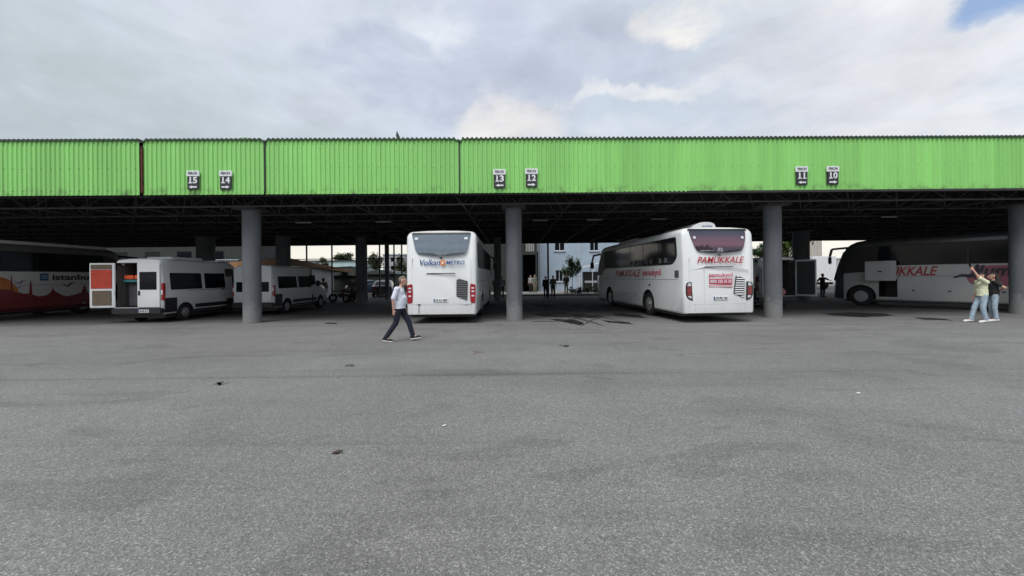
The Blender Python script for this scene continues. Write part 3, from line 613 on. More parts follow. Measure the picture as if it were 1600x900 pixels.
def coach(label, loc, rz, Ln, Wd, H, axles, body_m, pane_edges=None, cuts=(), winlo=2.05, winhi=3.02, nose=.36, seams=None, latches=True):
    t = thing('coach', label, 'coach', loc, rz, 'coaches parked under the green roof')
    hw = Wd/2; S_ = []
    for y, i, dz in ((0, .10, .09), (.02, .05, .045), (.06, .018, .015), (.13, 0, 0), (.6, 0, 0), (1.6, 0, 0), (3, 0, 0), (5, 0, 0), (Ln-2.5, 0, 0), (Ln-1.2, .0, .02), (Ln-.6, .02, .08), (Ln-.25, .06, .2), (Ln-.08, .13, .34), (Ln, .25, .5)):
        S_.append(section(y, .33+i*.3, H-dz, hw-i, r=.22))
    def lean(p):
        q = p.copy(); k = max(0, 1-p.y/1.5); q.y += rearY(p.z)*k
        kf = max(0, (p.y-(Ln-1.6))/1.6); q.y -= max(0, p.z-1.3)**1.3*nose*kf; return q
    me = loft(S_, lean); me.materials.append(body_m)
    cut = []
    for ya in axles:
        for s in (-1, 1): cut.append(cutcyl(s*(hw-.42), s*(hw+.3), ya, .50, .60, M['black']))
    me = boolean(me, cut+list(cuts))
    o = link('body', me, None, t, True, 32)
    if not me.materials: me.materials.append(body_m)
    B().b2((-hw+.1, .35, .22), (hw-.1, Ln-.5, .36)).o('underbody', M['black'], t)
    B().b2((-.95, 2.2, .12), (.95, 3.2, .5)).o('rear_axle', M['black'], t)
    for ya in axles:
        for s in (-1, 1): wheel(t, s*(hw-.18), ya, .50, s)
    for s in (-1, 1):
        wt = winhi
        spatch('window_band', [(.42, winlo+.26, .12), (.75, winlo, .2), (Ln-1.9, winlo, .1), (Ln-1.3, winlo-.30, .1), (Ln-.34, winlo-.38, .05), (Ln-.42-nose*.75, winlo+.35, .1), (Ln-.62-nose*1.6, wt-.12, .2), (Ln-1.2-nose*1.9, wt, .2), (.50, wt, .08)], M['black'], t, s, hw, d=.004, th=.02, rad=.1)
        edges = pane_edges or [.55, 2.1, 3.9, 5.7, 7.4, Ln-1.8]
        for a, c in zip(edges[:-1], edges[1:]):
            lo = winlo+.04 if a > 1 else winlo+.22
            pts = [(a+.03, lo, .05), (c-.03, winlo+.04, .05), (c-.03, wt-.04, .05), (a+.03, wt-.04, .05)]
            if a < 1: pts = [(a+.02, winlo+.30, .1), (a+.30, winlo+.04, .1), (c-.03, winlo+.04, .05), (c-.03, wt-.04, .05), (a+.06, wt-.04, .05)]
            spatch('side_window', pts, M['glass'], t, s, hw, d=.010, th=.012, rad=.05)
        # mirror arm, seen as a drooping horn at the front
        b = B(); y1 = Ln-.35; p0 = Vector((s*(hw-.2), y1-.5, H-.35)); p1 = Vector((s*(hw+.12), y1+.35, H-.42)); p2 = Vector((s*(hw+.2), y1+.42, H-.8))
        b.cyl(p0, p1, .055, n=8); b.cyl(p1, p2, .06, n=8)
        mo = b.o('mirror_arm', M['black'], t, True); B().box((s*(hw+.2), y1+.42, H-1.02), (.22, .12, .42), bev=.04).o('mirror', M['black'], mo)
        spatch('body_seam', [(.4, 1.52), (Ln-1.3, 1.52), (Ln-1.3, 1.535), (.4, 1.535)], M['seam'], t, s, hw, d=.002, th=.01)
        for k, yy in enumerate(seams or [a for a in (1.1, axles[0]+.85, axles[0]+1.9, axles[0]+2.95, axles[1]-.75) if a < Ln-1.5]):
            spatch('body_seam', [(yy, .42), (yy+.012, .42), (yy+.012, 1.52), (yy, 1.52)], M['seamsoft'], t, s, hw, d=.002, th=.01)
            if k: spatch('hatch_latch', [(yy-.55, .80), (yy-.45, .80), (yy-.45, .86), (yy-.55, .86)], M['black'], t, s, hw, d=.006, rad=.02)
    # windscreen laid on the raked nose
    def fy_(z): return Ln-max(0, z-1.3)**1.3*nose
    b = B(); q = [(-hw+.28, 1.35), (hw-.28, 1.35), (hw-.3, H-.55), (-hw+.3, H-.55)]
    rows_ = [[b.bm.verts.new(((-1+2*i/6)*(hw-.20), fy_(1.3+(H-1.87)*j/8)+.012, 1.3+(H-1.87)*j/8)) for i in range(7)] for j in range(9)]
    for j in range(8):
        for i in range(6): b.bm.faces.new((rows_[j][i], rows_[j][i+1], rows_[j+1][i+1], rows_[j+1][i]))
    b.o('windscreen', M['glass'], t, True)
    return t
def plate(t, x, z, s, d=.012, wd=.52):
    p = B().b2((x-wd/2, -d-.012, z-.06), (x+wd/2, -d+.02, z+.06), .004).o('licence_plate', M['plate'], t)
    B().b2((x-wd/2, -d-.015, z-.055), (x-wd/2+.045, -d, z+.055)).o('blue_band', M['textblue'], p)
    text('plate_characters', s, .105, M['sign_d'], p, (x+.02, -d-.016, z), (1, 0, 0), (0, 0, 1), width=wd*.78, off=.002, ext=.002)
def hgrille(t, pts, m_slat, dark, n):
    g = rpatch('vent_grille', pts, dark, t, d=.006, rad=.03)
    xs = [p[0] for p in pts]; zs = [p[1] for p in pts]; x0, x1 = min(xs), max(xs); z0, z1 = min(zs), max(zs)
    b = B()
    for k in range(n):
        z = z0+(z1-z0)*(k+.6)/n
        # clip slats to the outline
        ints = []
        for i in range(len(pts)):
            (ax, az), (bx, bz) = pts[i][:2], pts[(i+1) % len(pts)][:2]
            if (az-z)*(bz-z) < 0: ints.append(ax+(bx-ax)*(z-az)/(bz-az))
        if len(ints) >= 2: b.box(((min(ints)+max(ints))/2, -.012, z), (max(ints)-min(ints)-.03, .016, (z1-z0)/n*.45), rot=Matrix.Rotation(R(-20), 3, 'X'))
    b.o('slats', m_slat, g)

# --- coach with blue and orange lettering, back to the viewer
cA = coach('white coach with blue and orange lettering on its back, walked past by a man', ((XA(634.5, 14.2)+XA(744.5, 14.2))/2, 14.2, 0), R(.3), 12.0, 2.55, 3.38, (3.2, 9.2), M['white'])
rglass('rear_window', [(-.89, 2.52, .22), (-.3, 2.485, .2), (.3, 2.485, .2), (.89, 2.52, .22), (1.0, 2.95, .1), (1.08, 3.26, .03), (-1.08, 3.26, .03), (-1.0, 2.95, .1)], M['rearglass'], cA, rad=.1)
rpatch('roof_trim', [(-1.09, 3.262), (1.09, 3.262), (1.05, 3.33), (-1.05, 3.33)], M['black'], cA, d=.02, th=.12)
for s in (-1, 1):
    rpatch('window_sticker', [(s*.9-.06, 3.07), (s*.9+.06, 3.07), (s*.9+.06, 3.15), (s*.9-.06, 3.15)], M['sign_w'], cA, d=.022, th=.003, rad=.01)
rpatch('rear_camera', [(-.05, 2.36), (.05, 2.36), (.05, 2.43), (-.05, 2.43)], M['black'], cA, d=.02, rad=.03)
text('lettering', 'Volkan', .30, M['textblue'], cA, (-.43, -.008, 2.225), (1, 0, 0), (0, 0, 1), width=.74, shear=.28, off=.004)
text('lettering', 'METRO', .19, M['textblue'], cA, (.50, -.008, 2.215), (1, 0, 0), (0, 0, 1), width=.68, shear=.25, off=.005)
b = B(); pts = []
for k in range(20):
    a = 2*math.pi*k/20; pts.append((.055+.10*math.cos(a), -.008, 2.225+.10*math.sin(a)))
b.poly(pts, (0, .006, 0)); lg = b.o('round_emblem', M['orange'], cA)
B().poly([(.055+.045*math.cos(a)+.02*math.sin(3*a), -.013, 2.225+.045*math.sin(a)) for a in [2*math.pi*k/14 for k in range(14)]], (0, .004, 0)).o('emblem_centre', M['white'], lg)
rpatch('hatch_handle', [(-.55, 1.82), (.52, 1.82), (.48, 1.85), (-.5, 1.85)], M['black'], cA, d=.004)
for pts in ([(-.98, .68), (.98, .68), (.98, .69), (-.98, .69)], [(-1.08, .55), (-1.075, .55), (-1.05, 2.4), (-1.055, 2.4)], [(1.075, .55), (1.08, .55), (1.055, 2.4), (1.05, 2.4)], [(-1.1, .72), (1.1, .72), (1.1, .732), (-1.1, .732)],
            ): rpatch('body_seam', pts, M['seamsoft'], cA, d=.002)
hgrille(cA, [(.54, 1.00), (.93, .86), (.95, 1.55), (.62, 1.64), (.55, 1.58)], mat('grille_grey', (.10, .10, .105), .6), M['black'], 12)
plate(cA, -.02, .86, '15 LL 587')
for s in (-1, 1):
    tl = rpatch('tail_light', [(s*1.055, .78, .04), (s*1.22, .74, .05), (s*1.24, 1.1, .05), (s*1.235, 1.42, .04), (s*1.05, 1.46, .04), (s*1.03, 1.1, .05)], M['red'], cA, d=.015, th=.12, rad=.04)
    for z in (1.02, 1.30, 1.18): rpatch('clear_lamp', [(s*1.14-.05, z-.03), (s*1.14+.05, z-.03), (s*1.14+.05, z+.03), (s*1.14-.05, z+.03)], M['clearlens'], tl, d=.022, rad=.02)
B().b2((-.86, -.03, .70), (-.76, .02, .73), .005).o('fog_lamp_cap', M['black'], cA); B().b2((-.83, -.015, .4), (-.81, .0, .7)).o('dangling_strap', M['seam'], cA)

# --- coach with red lettering
cB = coach('white coach with red lettering and a dusk print on its back window', (XA(1068, 13.65)+1.305*math.cos(R(4.3)), 13.65+1.3*math.sin(R(4.3)), 0), R(4.3), 10.6, 2.62, 3.35, (2.95, 8.0), M['white'], pane_edges=[.55, 1.9, 3.4, 4.9, 6.4, 7.7, 8.9], winlo=2.08, winhi=3.08)
rglass('rear_window', [(-.80, 2.50, .2), (-.3, 2.465, .2), (.3, 2.465, .2), (.86, 2.50, .2), (1.0, 2.95, .1), (1.04, 3.25, .03), (-1.06, 3.25, .03), (-.97, 2.95, .1)], M['dusk'], cB, rad=.1)
rpatch('roof_trim', [(-1.1, 3.252), (1.09, 3.252), (1.05, 3.32), (-1.05, 3.32)], M['black'], cB, d=.02, th=.12)
b = B(); rr = random.Random(5)
pts = [(-.78, 2.55), (-.2, 2.55), (-.25, 2.62), (-.38, 2.66), (-.42, 2.78), (-.48, 2.69), (-.55, 2.66), (-.62, 2.74), (-.7, 2.68), (-.86, 2.70)]
rpatch('tree_print', pts, mat('dark_print', (.03, .012, .02), .2), cB, d=.022, th=.003)
text('lettering', '(O)', .17, M['sign_w'], cB, (.03, rearY(2.57)-.02, 2.57), (1, 0, 0), (0, 0, 1), width=.17)
text('lettering', 'www.pamukkale.com.tr', .07, M['sign_w'], cB, (-.46, rearY(2.54)-.02, 2.545), (1, 0, 0), (0, 0, 1), width=.5, ext=.001)
for s in (-1, 1): rpatch('window_sticker', [(s*.88-.05, 2.96), (s*.88+.05, 2.96), (s*.88+.05, 3.05), (s*.88-.05, 3.05)], M['clearlens'], cB, d=.022, th=.003, rad=.03)
rpatch('rear_camera', [(-.05, 2.36), (.05, 2.36), (.05, 2.41), (-.05, 2.41)], M['black'], cB, d=.02, rad=.02)
text('lettering', 'PAMUKKALE', .31, M['textred'], cB, (.02, -.008, 2.20), (1, 0, 0), (0, 0, 1), width=1.72, shear=.3, off=.004)
text('lettering', 'pamukyol', .20, M['textpink'], cB, (.05, -.008, 1.68), (1, 0, 0), (0, 0, 1), width=.86, off=.002)
pb = rpatch('phone_panel', [(-.38, 1.36), (.47, 1.36), (.47, 1.55), (-.38, 1.55)], M['textpink'], cB, d=.006, rad=.02)
text('phone_number', '0850 333 35 35', .15, M['sign_w'], pb, (.045, -.011, 1.455), (1, 0, 0), (0, 0, 1), width=.78, off=.003)
pb = rpatch('web_panel', [(-.38, 1.25), (.47, 1.25), (.47, 1.33), (-.38, 1.33)], M['textpink'], cB, d=.006, rad=.02)
rpatch('web_strip', [(-.36, 1.272), (.45, 1.272), (.45, 1.31), (-.36, 1.31)], M['plate'], pb, d=.010, th=.003)
rpatch('hatch_handle', [(-.56, 1.955), (.5, 1.955), (.52, 1.985), (-.5, 1.985)], M['black'], cB, d=.004)
for pts in ([(-1.0, .66), (.98, .66), (.98, .668), (-1.0, .668)], [(-1.13, 1.82), (-.56, 1.955), (-.56, 1.962), (-1.13, 1.83)], [(.5, 1.955), (1.1, 1.84), (1.1, 1.85), (.5, 1.965)], [(-1.1, .55), (-1.094, .55), (-1.094, 2.3), (-1.1, 2.3)],
            [(-.56, .68), (-.553, .68), (-.553, 1.955), (-.56, 1.955)], [(-.9, .4), (-.892, .4), (-.892, .66), (-.9, .66)]): rpatch('body_seam', pts, M['seamsoft'], cB, d=.002)
hgrille(cB, [(.52, 1.02), (.90, .88), (.93, 1.56), (.62, 1.66)], M['plate'], M['black'], 10)
plate(cB, .04, .87, '35 PK 120')
for s in (-1, 1):
    hs = rpatch('tail_light', [(s*.98, .78), (s*1.16, .86), (s*1.23, 1.0), (s*1.23, 1.28), (s*1.20, 1.42), (s*1.02, 1.46)], M['black'], cB, d=.012, th=.12, rad=.05)
    rpatch('red_lens', [(s*1.03, .98), (s*1.18, .98), (s*1.19, 1.28), (s*1.03, 1.28)], M['redlens2'], hs, d=.020, rad=.03)
    rpatch('clear_lamp', [(s*1.04, 1.30), (s*1.18, 1.30), (s*1.15, 1.40), (s*1.05, 1.42)], M['clearlens'], hs, d=.020, rad=.03)
    rpatch('clear_lamp', [(s*1.03, .86), (s*1.15, .92), (s*1.15, .96), (s*1.03, .96)], M['clearlens'], hs, d=.020, rad=.02)
    for z in (1.05, 1.13, 1.21): B().sph((s*1.11, -.022, z), .025, (1, .3, 1), 10, 6).o('lamp_ring', M['red'], hs, True)
b = B()
b.poly([(x, 1.0, z) for x, z in rounded([(-.55, 3.36, .05), (.52, 3.36, .05), (.48, 3.60, .10), (.3, 3.68, .10), (-.1, 3.68, .2), (-.42, 3.52, .12)], .1)], (0, 2.4, 0)); ac = b.o('roof_air_unit', M['white'], cB, True, 50)
text('unit_lettering', 'eurotec', .10, M['textblue'], ac, (.16, .99, 3.53), (1, 0, 0), (0, 0, 1), width=.4)
B().poly([(0, 5.2, 3.33), (0, 8.6, 3.33), (0, 8.0, 3.52), (0, 5.6, 3.52)], (1.4, 0, 0)).o('roof_fairing', M['offwhite'], cB).location = (-.7, 0, 0)
hwB = 1.31
for y_ in (1.15, 1.62, 2.45, 2.9, 4.1, 4.55): spatch('headrest', [(y_, 2.16), (y_+.30, 2.16), (y_+.28, 2.36), (y_+.04, 2.36)], M['interior'] if y_ > 4 else mat('pale_seat_cover', (.11, .11, .105), .8), cB, -1, hwB, d=.0115, th=.004, rad=.06)
text('side_lettering', 'PAMUKKALE', .46, M['textred'], cB, (-hwB-.006, 5.4, 1.78), (0, -1, 0), (0, 0, 1), width=3.3, shear=.3, off=.008)
text('side_lettering', 'pamukyol', .36, M['textpink'], cB, (-hwB-.006, 2.6, 1.80), (0, -1, 0), (0, 0, 1), width=1.75, off=.008)
spatch('side_vent', [(.32, 1.60), (.62, 1.60), (.62, 1.86), (.32, 1.86)], mat('vent_grey', (.10, .10, .10), .6, var=.5, vs=40), cB, -1, hwB, rad=.02)
spatch('fuel_flap', [(2.7, 1.25), (2.85, 1.25), (2.85, 1.34), (2.7, 1.34)], M['black'], cB, -1, hwB, rad=.02)

# --- dark-shaded coach on the right, side view with raised luggage flap
hd = Vector((-.593, .805, 0)); th = math.atan2(.593, .805); rt = Vector((.805, .593, 0)); LnC, WdC = 12.2, 2.55
fl = Vector((17.45, 21.3, 0)); base = fl-hd*LnC+rt*(WdC/2)
def lyC(d): return LnC-d     # distance back from the nose
cuts = [cutbox((-WdC/2-.2, lyC(2.53), .50), (-WdC/2+1.2, lyC(1.85), 1.40), M['black'])]
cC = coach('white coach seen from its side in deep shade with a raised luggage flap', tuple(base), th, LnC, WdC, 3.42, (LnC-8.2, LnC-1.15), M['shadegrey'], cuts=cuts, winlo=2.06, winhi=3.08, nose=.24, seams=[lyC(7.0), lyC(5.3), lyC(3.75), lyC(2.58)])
hwC = WdC/2
b = B(); b.box((-hwC-.40, lyC(1.98), 1.80), (.05, 1.15, .98), bev=.015); fp = b.o('luggage_flap', M['flapgrey'], cC)
B().b2((-hwC-.45, lyC(2.05), 1.74), (-hwC-.42, lyC(1.90), 1.80)).o('flap_latch', M['black'], fp)
for yy in (lyC(2.4), lyC(1.55)): B().cyl((-hwC+.05, yy, 1.4), (-hwC-.32, yy, 1.75), .02, n=8).o('flap_strut', M['chrome'], cC)
text('side_lettering', 'PAMUKKALE', .60, M['textred'], cC, (-hwC-.006, lyC(2.62), 1.75), (0, -1, 0), (0, 0, 1), width=2.45, shear=.3, off=.014)
pk = mat('dull_pink_vinyl', (.40, .13, .17), .5)
spatch('pink_swoosh', [(lyC(5.0), 1.98), (lyC(7.2), 1.98), (lyC(6.6), 1.40), (lyC(5.9), 1.08), (lyC(4.9), 1.15), (lyC(4.75), 1.40)], pk, cC, -1, hwC, d=.005, rad=.1)
text('side_lettering', 'Jumbo', .62, M['textdark'], cC, (-hwC-.012, lyC(5.85), 1.74), (0, -1, 0), (0, 0, 1), width=1.65, shear=.2, off=.02)
# reclining figure printed on the side: one outline
fig = [(6.15, 1.48), (6.6, 1.62), (7.1, 1.60), (7.3, 1.86), (7.28, 2.0), (7.42, 2.06), (7.52, 1.98), (7.46, 1.86), (7.6, 1.70), (7.45, 1.52), (7.0, 1.44), (6.6, 1.50), (6.4, 1.46), (6.2, 1.42)]
spatch('figure_print', [(lyC(4.35+(a-6.15)*.58), z) for a, z in fig], M['textdark'], cC, -1, hwC, d=.011, rad=.06)
b = B(); b.sph((0, lyC(9), 3.45), .55, (.9, 1.3, .3)); b.o('roof_hatch', M['offwhite'], cC, True)

# --- coach on the left with the skyline print
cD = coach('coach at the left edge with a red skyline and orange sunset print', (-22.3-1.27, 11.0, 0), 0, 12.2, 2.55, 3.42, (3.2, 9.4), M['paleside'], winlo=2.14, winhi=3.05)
hwD = 1.275
ty = lambda px: XA(px, 1)  # helper for side pixels: local y = 22.3*612/(800-px) - 11
def LY(px): return 22.3*F/(800-px)-11.0
sk = [(.3, .42), (LY(150)+1.4, .42), (LY(150)+1.4, .95), (LY(150), 1.0), (LY(145), 1.05)]
def hz(px, z): return (LY(px), z)
sky_pts = [hz(150, .98), hz(146, 1.02), hz(140, 1.0), hz(136, 1.06), hz(133, 1.4), hz(131.5, 1.46), hz(130, 1.4), hz(127, 1.1), hz(118, 1.0), hz(110, .96), hz(104, .92), hz(96, 1.0), hz(90, 1.12), hz(86, 1.18), hz(83, 1.28), hz(82, 1.45), hz(81, 1.28),
           hz(78, 1.14), hz(72, 1.02), hz(60, .98), hz(50, 1.08), hz(49, 1.6), hz(48, 1.75), hz(46.5, 1.6), hz(45, 1.12), hz(36, 1.14), hz(22, 1.24), hz(19, 1.3), hz(18.5, 1.9), hz(18, 2.0), hz(17, 1.9), hz(16, 1.3), hz(8, 1.36), hz(0, 1.34), hz(-60, 1.3), (.3, 1.3), (.3, .9)]
lower = [(.3, .45), (12.2-1.2, .45)]
spatch('sunset_print', [(.3, .95), (LY(30), .95), (LY(28), 1.35), (LY(14), 1.78), (LY(-10), 1.98), (.3, 1.98)], M['sunset'], cD, 1, hwD, d=.004, rad=.1)
spatch('skyline_print', [(.3, .44), (10.6, .44), (10.6, .95)]+sky_pts[:-1], M['redpaint'], cD, 1, hwD, d=.008)
for px, z, k in ((30, 1.62, 1.0), (28, 1.40, .6), (105, 1.45, 1.5)):
    y = LY(px); bw = [(-.28, .02), (-.1, .05), (0, 0), (.12, .12), (.32, .18), (.14, .06), (.04, -.05), (-.08, 0)]
    spatch('bird_print', [(y+a*k*.7, z+c*k*.8) for a, c in bw], M['textdark'], cD, 1, hwD, d=.011)
lgp = spatch('square_logo', [(LY(62), 1.72), (LY(75.5), 1.72), (LY(75.5), 2.06), (LY(62), 2.06)], M['textblue'], cD, 1, hwD, d=.010)
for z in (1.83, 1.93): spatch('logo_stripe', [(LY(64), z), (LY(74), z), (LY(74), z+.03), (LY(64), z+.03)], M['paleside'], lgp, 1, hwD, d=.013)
text('side_lettering', 'istanbul seyahat', .38, M['textdark'], cD, (hwD+.008, LY(79)+1.9, 1.87), (0, 1, 0), (0, 0, 1), width=3.7, off=.012)
spatch('dark_skirt', [(.3, .34), (10.9, .34), (10.9, .5), (.3, .5)], M['darkred'], cD, 1, hwD, d=.012)
b = B(); b.b2((1.15, 1.0, 3.38), (1.22, 10.6, 3.52), .02); b.o('roof_rail', M['offwhite'], cD)

# --- vans
def van(label, loc, rz, Ln=5.9, Wd=2.0, H=2.5, m=None, open_left=None, open_right=None, sky_light=False, tall_light=True, cargo=False, slide=False, sw=(1.30, 1.98), rw=(1.32, 2.02), group='white vans under the roof', name='van'):
    m = m or M['vanwhite']; t = thing(name, label, 'van', loc, rz, group); hw = Wd/2; S_ = []
    prof = [(0, .05, .05), (.03, .02, .02), (.1, 0, 0), (.5, 0, -.0), (2, 0, 0), (Ln-2.4, 0, 0), (Ln-2.1, .0, .05), (Ln-1.85, .01, .20), (Ln-1.5, .02, .55), (Ln-1.12, .03, .98)]
    for y, i, dz in prof: S_.append(section(y, .34+i*.3, H-dz, hw-i, taper=.12, zw=1.15, H=H, r=.13))
    for y, i, zt in ((Ln-.95, .04, 1.42), (Ln-.4, .06, 1.24), (Ln-.12, .12, 1.0), (Ln, .26, .80)): S_.append(section(y, .36, zt, hw-i, taper=.12, zw=1.15, H=H, r=.13))
    me = loft(S_); me.materials.append(m); cut = []
    ax = (1.05, Ln-.95)
    for ya in ax:
        for s in (-1, 1): cut.append(cutcyl(s*(hw-.3), s*(hw+.2), ya, .34, .42, M['black']))
    if open_left is not None or open_right is not None:
        x0 = -hw+.1 if open_left is not None else .01; x1 = hw-.1 if open_right is not None else -.01
        if open_left is not None and open_right is None: x1 = 0.02
        cut.append(cutbox((x0, -.2, .62), (x1, .35, H-.13), M['interior'], .0)); cut.append(cutbox((-hw+.12, .12, .60), (hw-.12, Ln-2.3, H-.16), M['interior']))
    me = boolean(me, cut); link('body', me, None, t, True, 32)
    B().b2((-hw+.1, .2, .2), (hw-.1, Ln-.4, .37)).o('underbody', M['black'], t)
    for ya in ax:
        for s in (-1, 1): wheel(t, s*(hw-.13), ya, .34, s, .22)
    def hx(z): return hw-.12*max(0, (z-1.15)/(H-1.15))
    for s in (-1, 1):
        def sp(name, y0, y1, z0, z1, mm, d=.006, rad=.05):
            q = rounded([(y0, z0), (y1, z0), (y1, z1), (y0, z1)], rad); b = B()
            vs = [b.bm.verts.new((s*(hx(z)+d), y, z)) for y, z in q]; ws = [b.bm.verts.new((s*(hx(z)+d-.02), y, z)) for y, z in q]; n = len(q)
            b.bm.faces.new(vs); b.bm.faces.new(ws[::-1])
            for i in range(n): b.bm.faces.new((vs[i], vs[(i+1) % n], ws[(i+1) % n], ws[i]))
            return b.o(name, mm, t)
        sp('side_window', .35, 1.95, sw[0], sw[1], M['glass']); sp('side_window', 2.12, 3.35, sw[0], sw[1], M['glass'])
        sp('front_side_window', Ln-2.15, Ln-1.52, 1.36, 1.88, M['glass'])
        sp('lower_trim', 1.55, Ln-1.5, .50, .66, M['black'], rad=.02); sp('lower_trim', .06, .62, .40, 1.02 if not slide else .98, M['black'], rad=.02)
        sp('lower_trim', 1.48, Ln-1.45, .36, .44, M['black'], rad=.02)
        if slide and s > 0: sp('door_opening', 3.42, 3.42+slide, .46, 2.2, M['black'], d=.012, rad=.05)
        for yy in (2.03, 3.45, Ln-2.3): sp('door_seam', yy, yy+.014, .5, 2.25, M['seam'], d=.003, rad=0)
        sp('sliding_rail', 1.2, 3.4, 1.24, 1.262, M['seam'], d=.004, rad=0)
        sp('door_handle', 3.1, 3.24, 1.22, 1.28, M['black'], d=.02, rad=.02)
        b = B(); b.box((s*(hw+.12), Ln-1.55, 1.42), (.2, .12, .34), bev=.04); b.o('mirror', M['black'], t)
        tl = B().b2((s*(hw-.10) if s > 0 else s*(hw+.008), -.012, .88), (s*(hw+.008) if s > 0 else s*(hw-.10), .10, 1.58 if tall_light else 1.4), .02).o('tail_light', M['red'], t)
        B().b2((s*(hw-.09), -.02, 1.12) if s > 0 else (s*(hw-.02), -.02, 1.12), (s*(hw-.02), -.005, 1.3) if s > 0 else (s*(hw-.09), -.005, 1.3)).o('clear_lamp', M['clearlens'], tl)
    # windscreen
    b = B(); yy = [(Ln-1.12, 1.52), (Ln-1.85, H-.23)]
    vs = [b.bm.verts.new(p) for p in ((-hw+.2, yy[0][0]+.02, yy[0][1]), (hw-.2, yy[0][0]+.02, yy[0][1]), (hw-.3, yy[1][0]+.03, yy[1][1]), (-hw+.3, yy[1][0]+.03, yy[1][1]))]; b.bm.faces.new(vs); b.o('windscreen', M['glass'], t)
    B().b2((-hw+.02, -.10, .36), (hw-.02, .12, .60), .03).o('rear_bumper', M['black'], t)
    # rear door leaves
    def leaf(side, ang):
        # modelled closed with its hinge at the outer edge, then swung
        d = bpy.data.objects.new('rear_door', None)
        w_ = hw-.11; b = B(); b.b2((0, -.045, .62), (w_, .0, H-.14), .015); me_ = b.mesh()
        if side > 0: me_.transform(Matrix.Diagonal((-1, 1, 1, 1))); me_.flip_normals()
        o = link('rear_door', me_, m, t); o.location = (side*(hw-.10), -.012, 0); o.rotation_euler = (0, 0, -side*ang*-1 if side < 0 else ang)
        if side < 0: o.rotation_euler = (0, 0, -ang)
        sg = 1 if side < 0 else -1
        def pp(nm, x0, x1, z0, z1, y0, y1, mm): q = B().b2((sg*x0, y0, z0), (sg*x1, y1, z1), .008).o(nm, mm, o); return q
        pp('window', .12, w_-.10, rw[0], rw[1], -.052, -.044, M['glass'])
        pp('handle', w_-.12, w_-.05, 1.10, 1.28, -.075, -.045, M['black'])
        if ang > .1:
            if cargo:
                pp('red_trim', .10, w_-.06, 1.38, 2.12, .001, .02, M['doorred']); pp('upper_trim', .10, w_-.06, 2.14, H-.2, .001, .02, M['doorbrown']); pp('lower_trim', .12, w_-.1, .72, 1.30, .001, .02, M['doorbrown'])
            else: pp('inner_trim', .07, w_-.05, .7, H-.22, .001, .015, mat('dark_door_trim', (.05, .06, .055), .6))
        return o
    leaf(-1, open_left or 0.0); leaf(1, open_right or 0.0)
    if open_left is None and open_right is None or open_right is None:
        plate(t, (.30 if open_right is None and open_left is not None else .0), .48, '42 AE 317', d=.10, wd=.42)
    b = B(); 
    return t
vA = van('white van with its left rear door swung open showing a red lining', (-13.75-1.0, 15.45, 0), 0, Ln=6.0, Wd=2.0, H=2.52, open_left=R(172), cargo=True, slide=.55)
b = B(); b.b2((-.55, .9, 2.52), (.55, 2.6, 2.66), .05); b.o('roof_air_unit', M['vanwhite'], vA, True, 50)
b = B(); b.b2((-.5, 3.6, 2.52), (.5, 4.4, 2.60), .03); b.o('roof_hatch', M['vanwhite'], vA)
b = B(); b.b2((-.86, .45, .62), (-.02, .95, 1.62), .05); b.o('seat_back', M['seat'], vA)
for (x0, z, mm, nm, lb) in ((-.86, 1.74, 'cargo_o', 'plastic_crate', 'bright orange crate on the van shelf, left one'), (-.44, 1.74, 'cargo_o', 'plastic_crate', 'bright orange crate on the van shelf, right one')):
    b = B(); b.b2((x0, 0, 0), (x0+.38, .4, .16), .02); o = b.o(nm, M[mm]); o.location = (-14.75, 15.75, z); tag(o, lb, 'crate', 'crates on the van shelf')
b = B(); b.b2((-.88, .28, 1.62), (.0, .9, 1.72), .01); b.o('shelf', M['cargo_t'], vA)
vB = van('white van with closed rear doors standing behind the left column', (-11.05-.97, 18.2, 0), 0, Ln=5.4, Wd=1.95, H=2.32, tall_light=False, slide=.16, sw=(1.24, 1.82), rw=(1.10, 1.56))
vC = van('white van with both rear doors open behind the right column', (XA(1214, 19.3), 19.3, 0), R(0), Ln=5.6, Wd=2.0, H=2.52, open_left=R(110), open_right=R(118))
b = B(); b.b2((0, 0, 0), (.5, .3, .35), .08); o = b.o('suitcase', M['pink']); o.location = (XA(1214, 19.3)+.2, 19.6, .62); tag(o, 'pink bag lying in the open rear of the right van', 'bag')
# white box truck wall behind
tr = thing('box_truck', 'white box truck seen behind the open van door on the right', 'truck', (XA(1289, 42), 42, 0))
B().b2((-1.25, 0, .75), (1.25, 6, 3.55), .03).o('cargo_box', mat('truck_white', (.86, .87, .88), .4), tr); B().b2((-1.1, .3, .5), (1.1, 7.5, .75)).o('chassis', M['black'], tr)
B().b2((-1.1, 6.2, .6), (1.1, 7.9, 2.4), .1).o('cab', M['vanwhite'], tr)
for x in (-1, 1):
    for y in (1.4, 6.9): wheel(tr, x*1.05, y, .45, x)

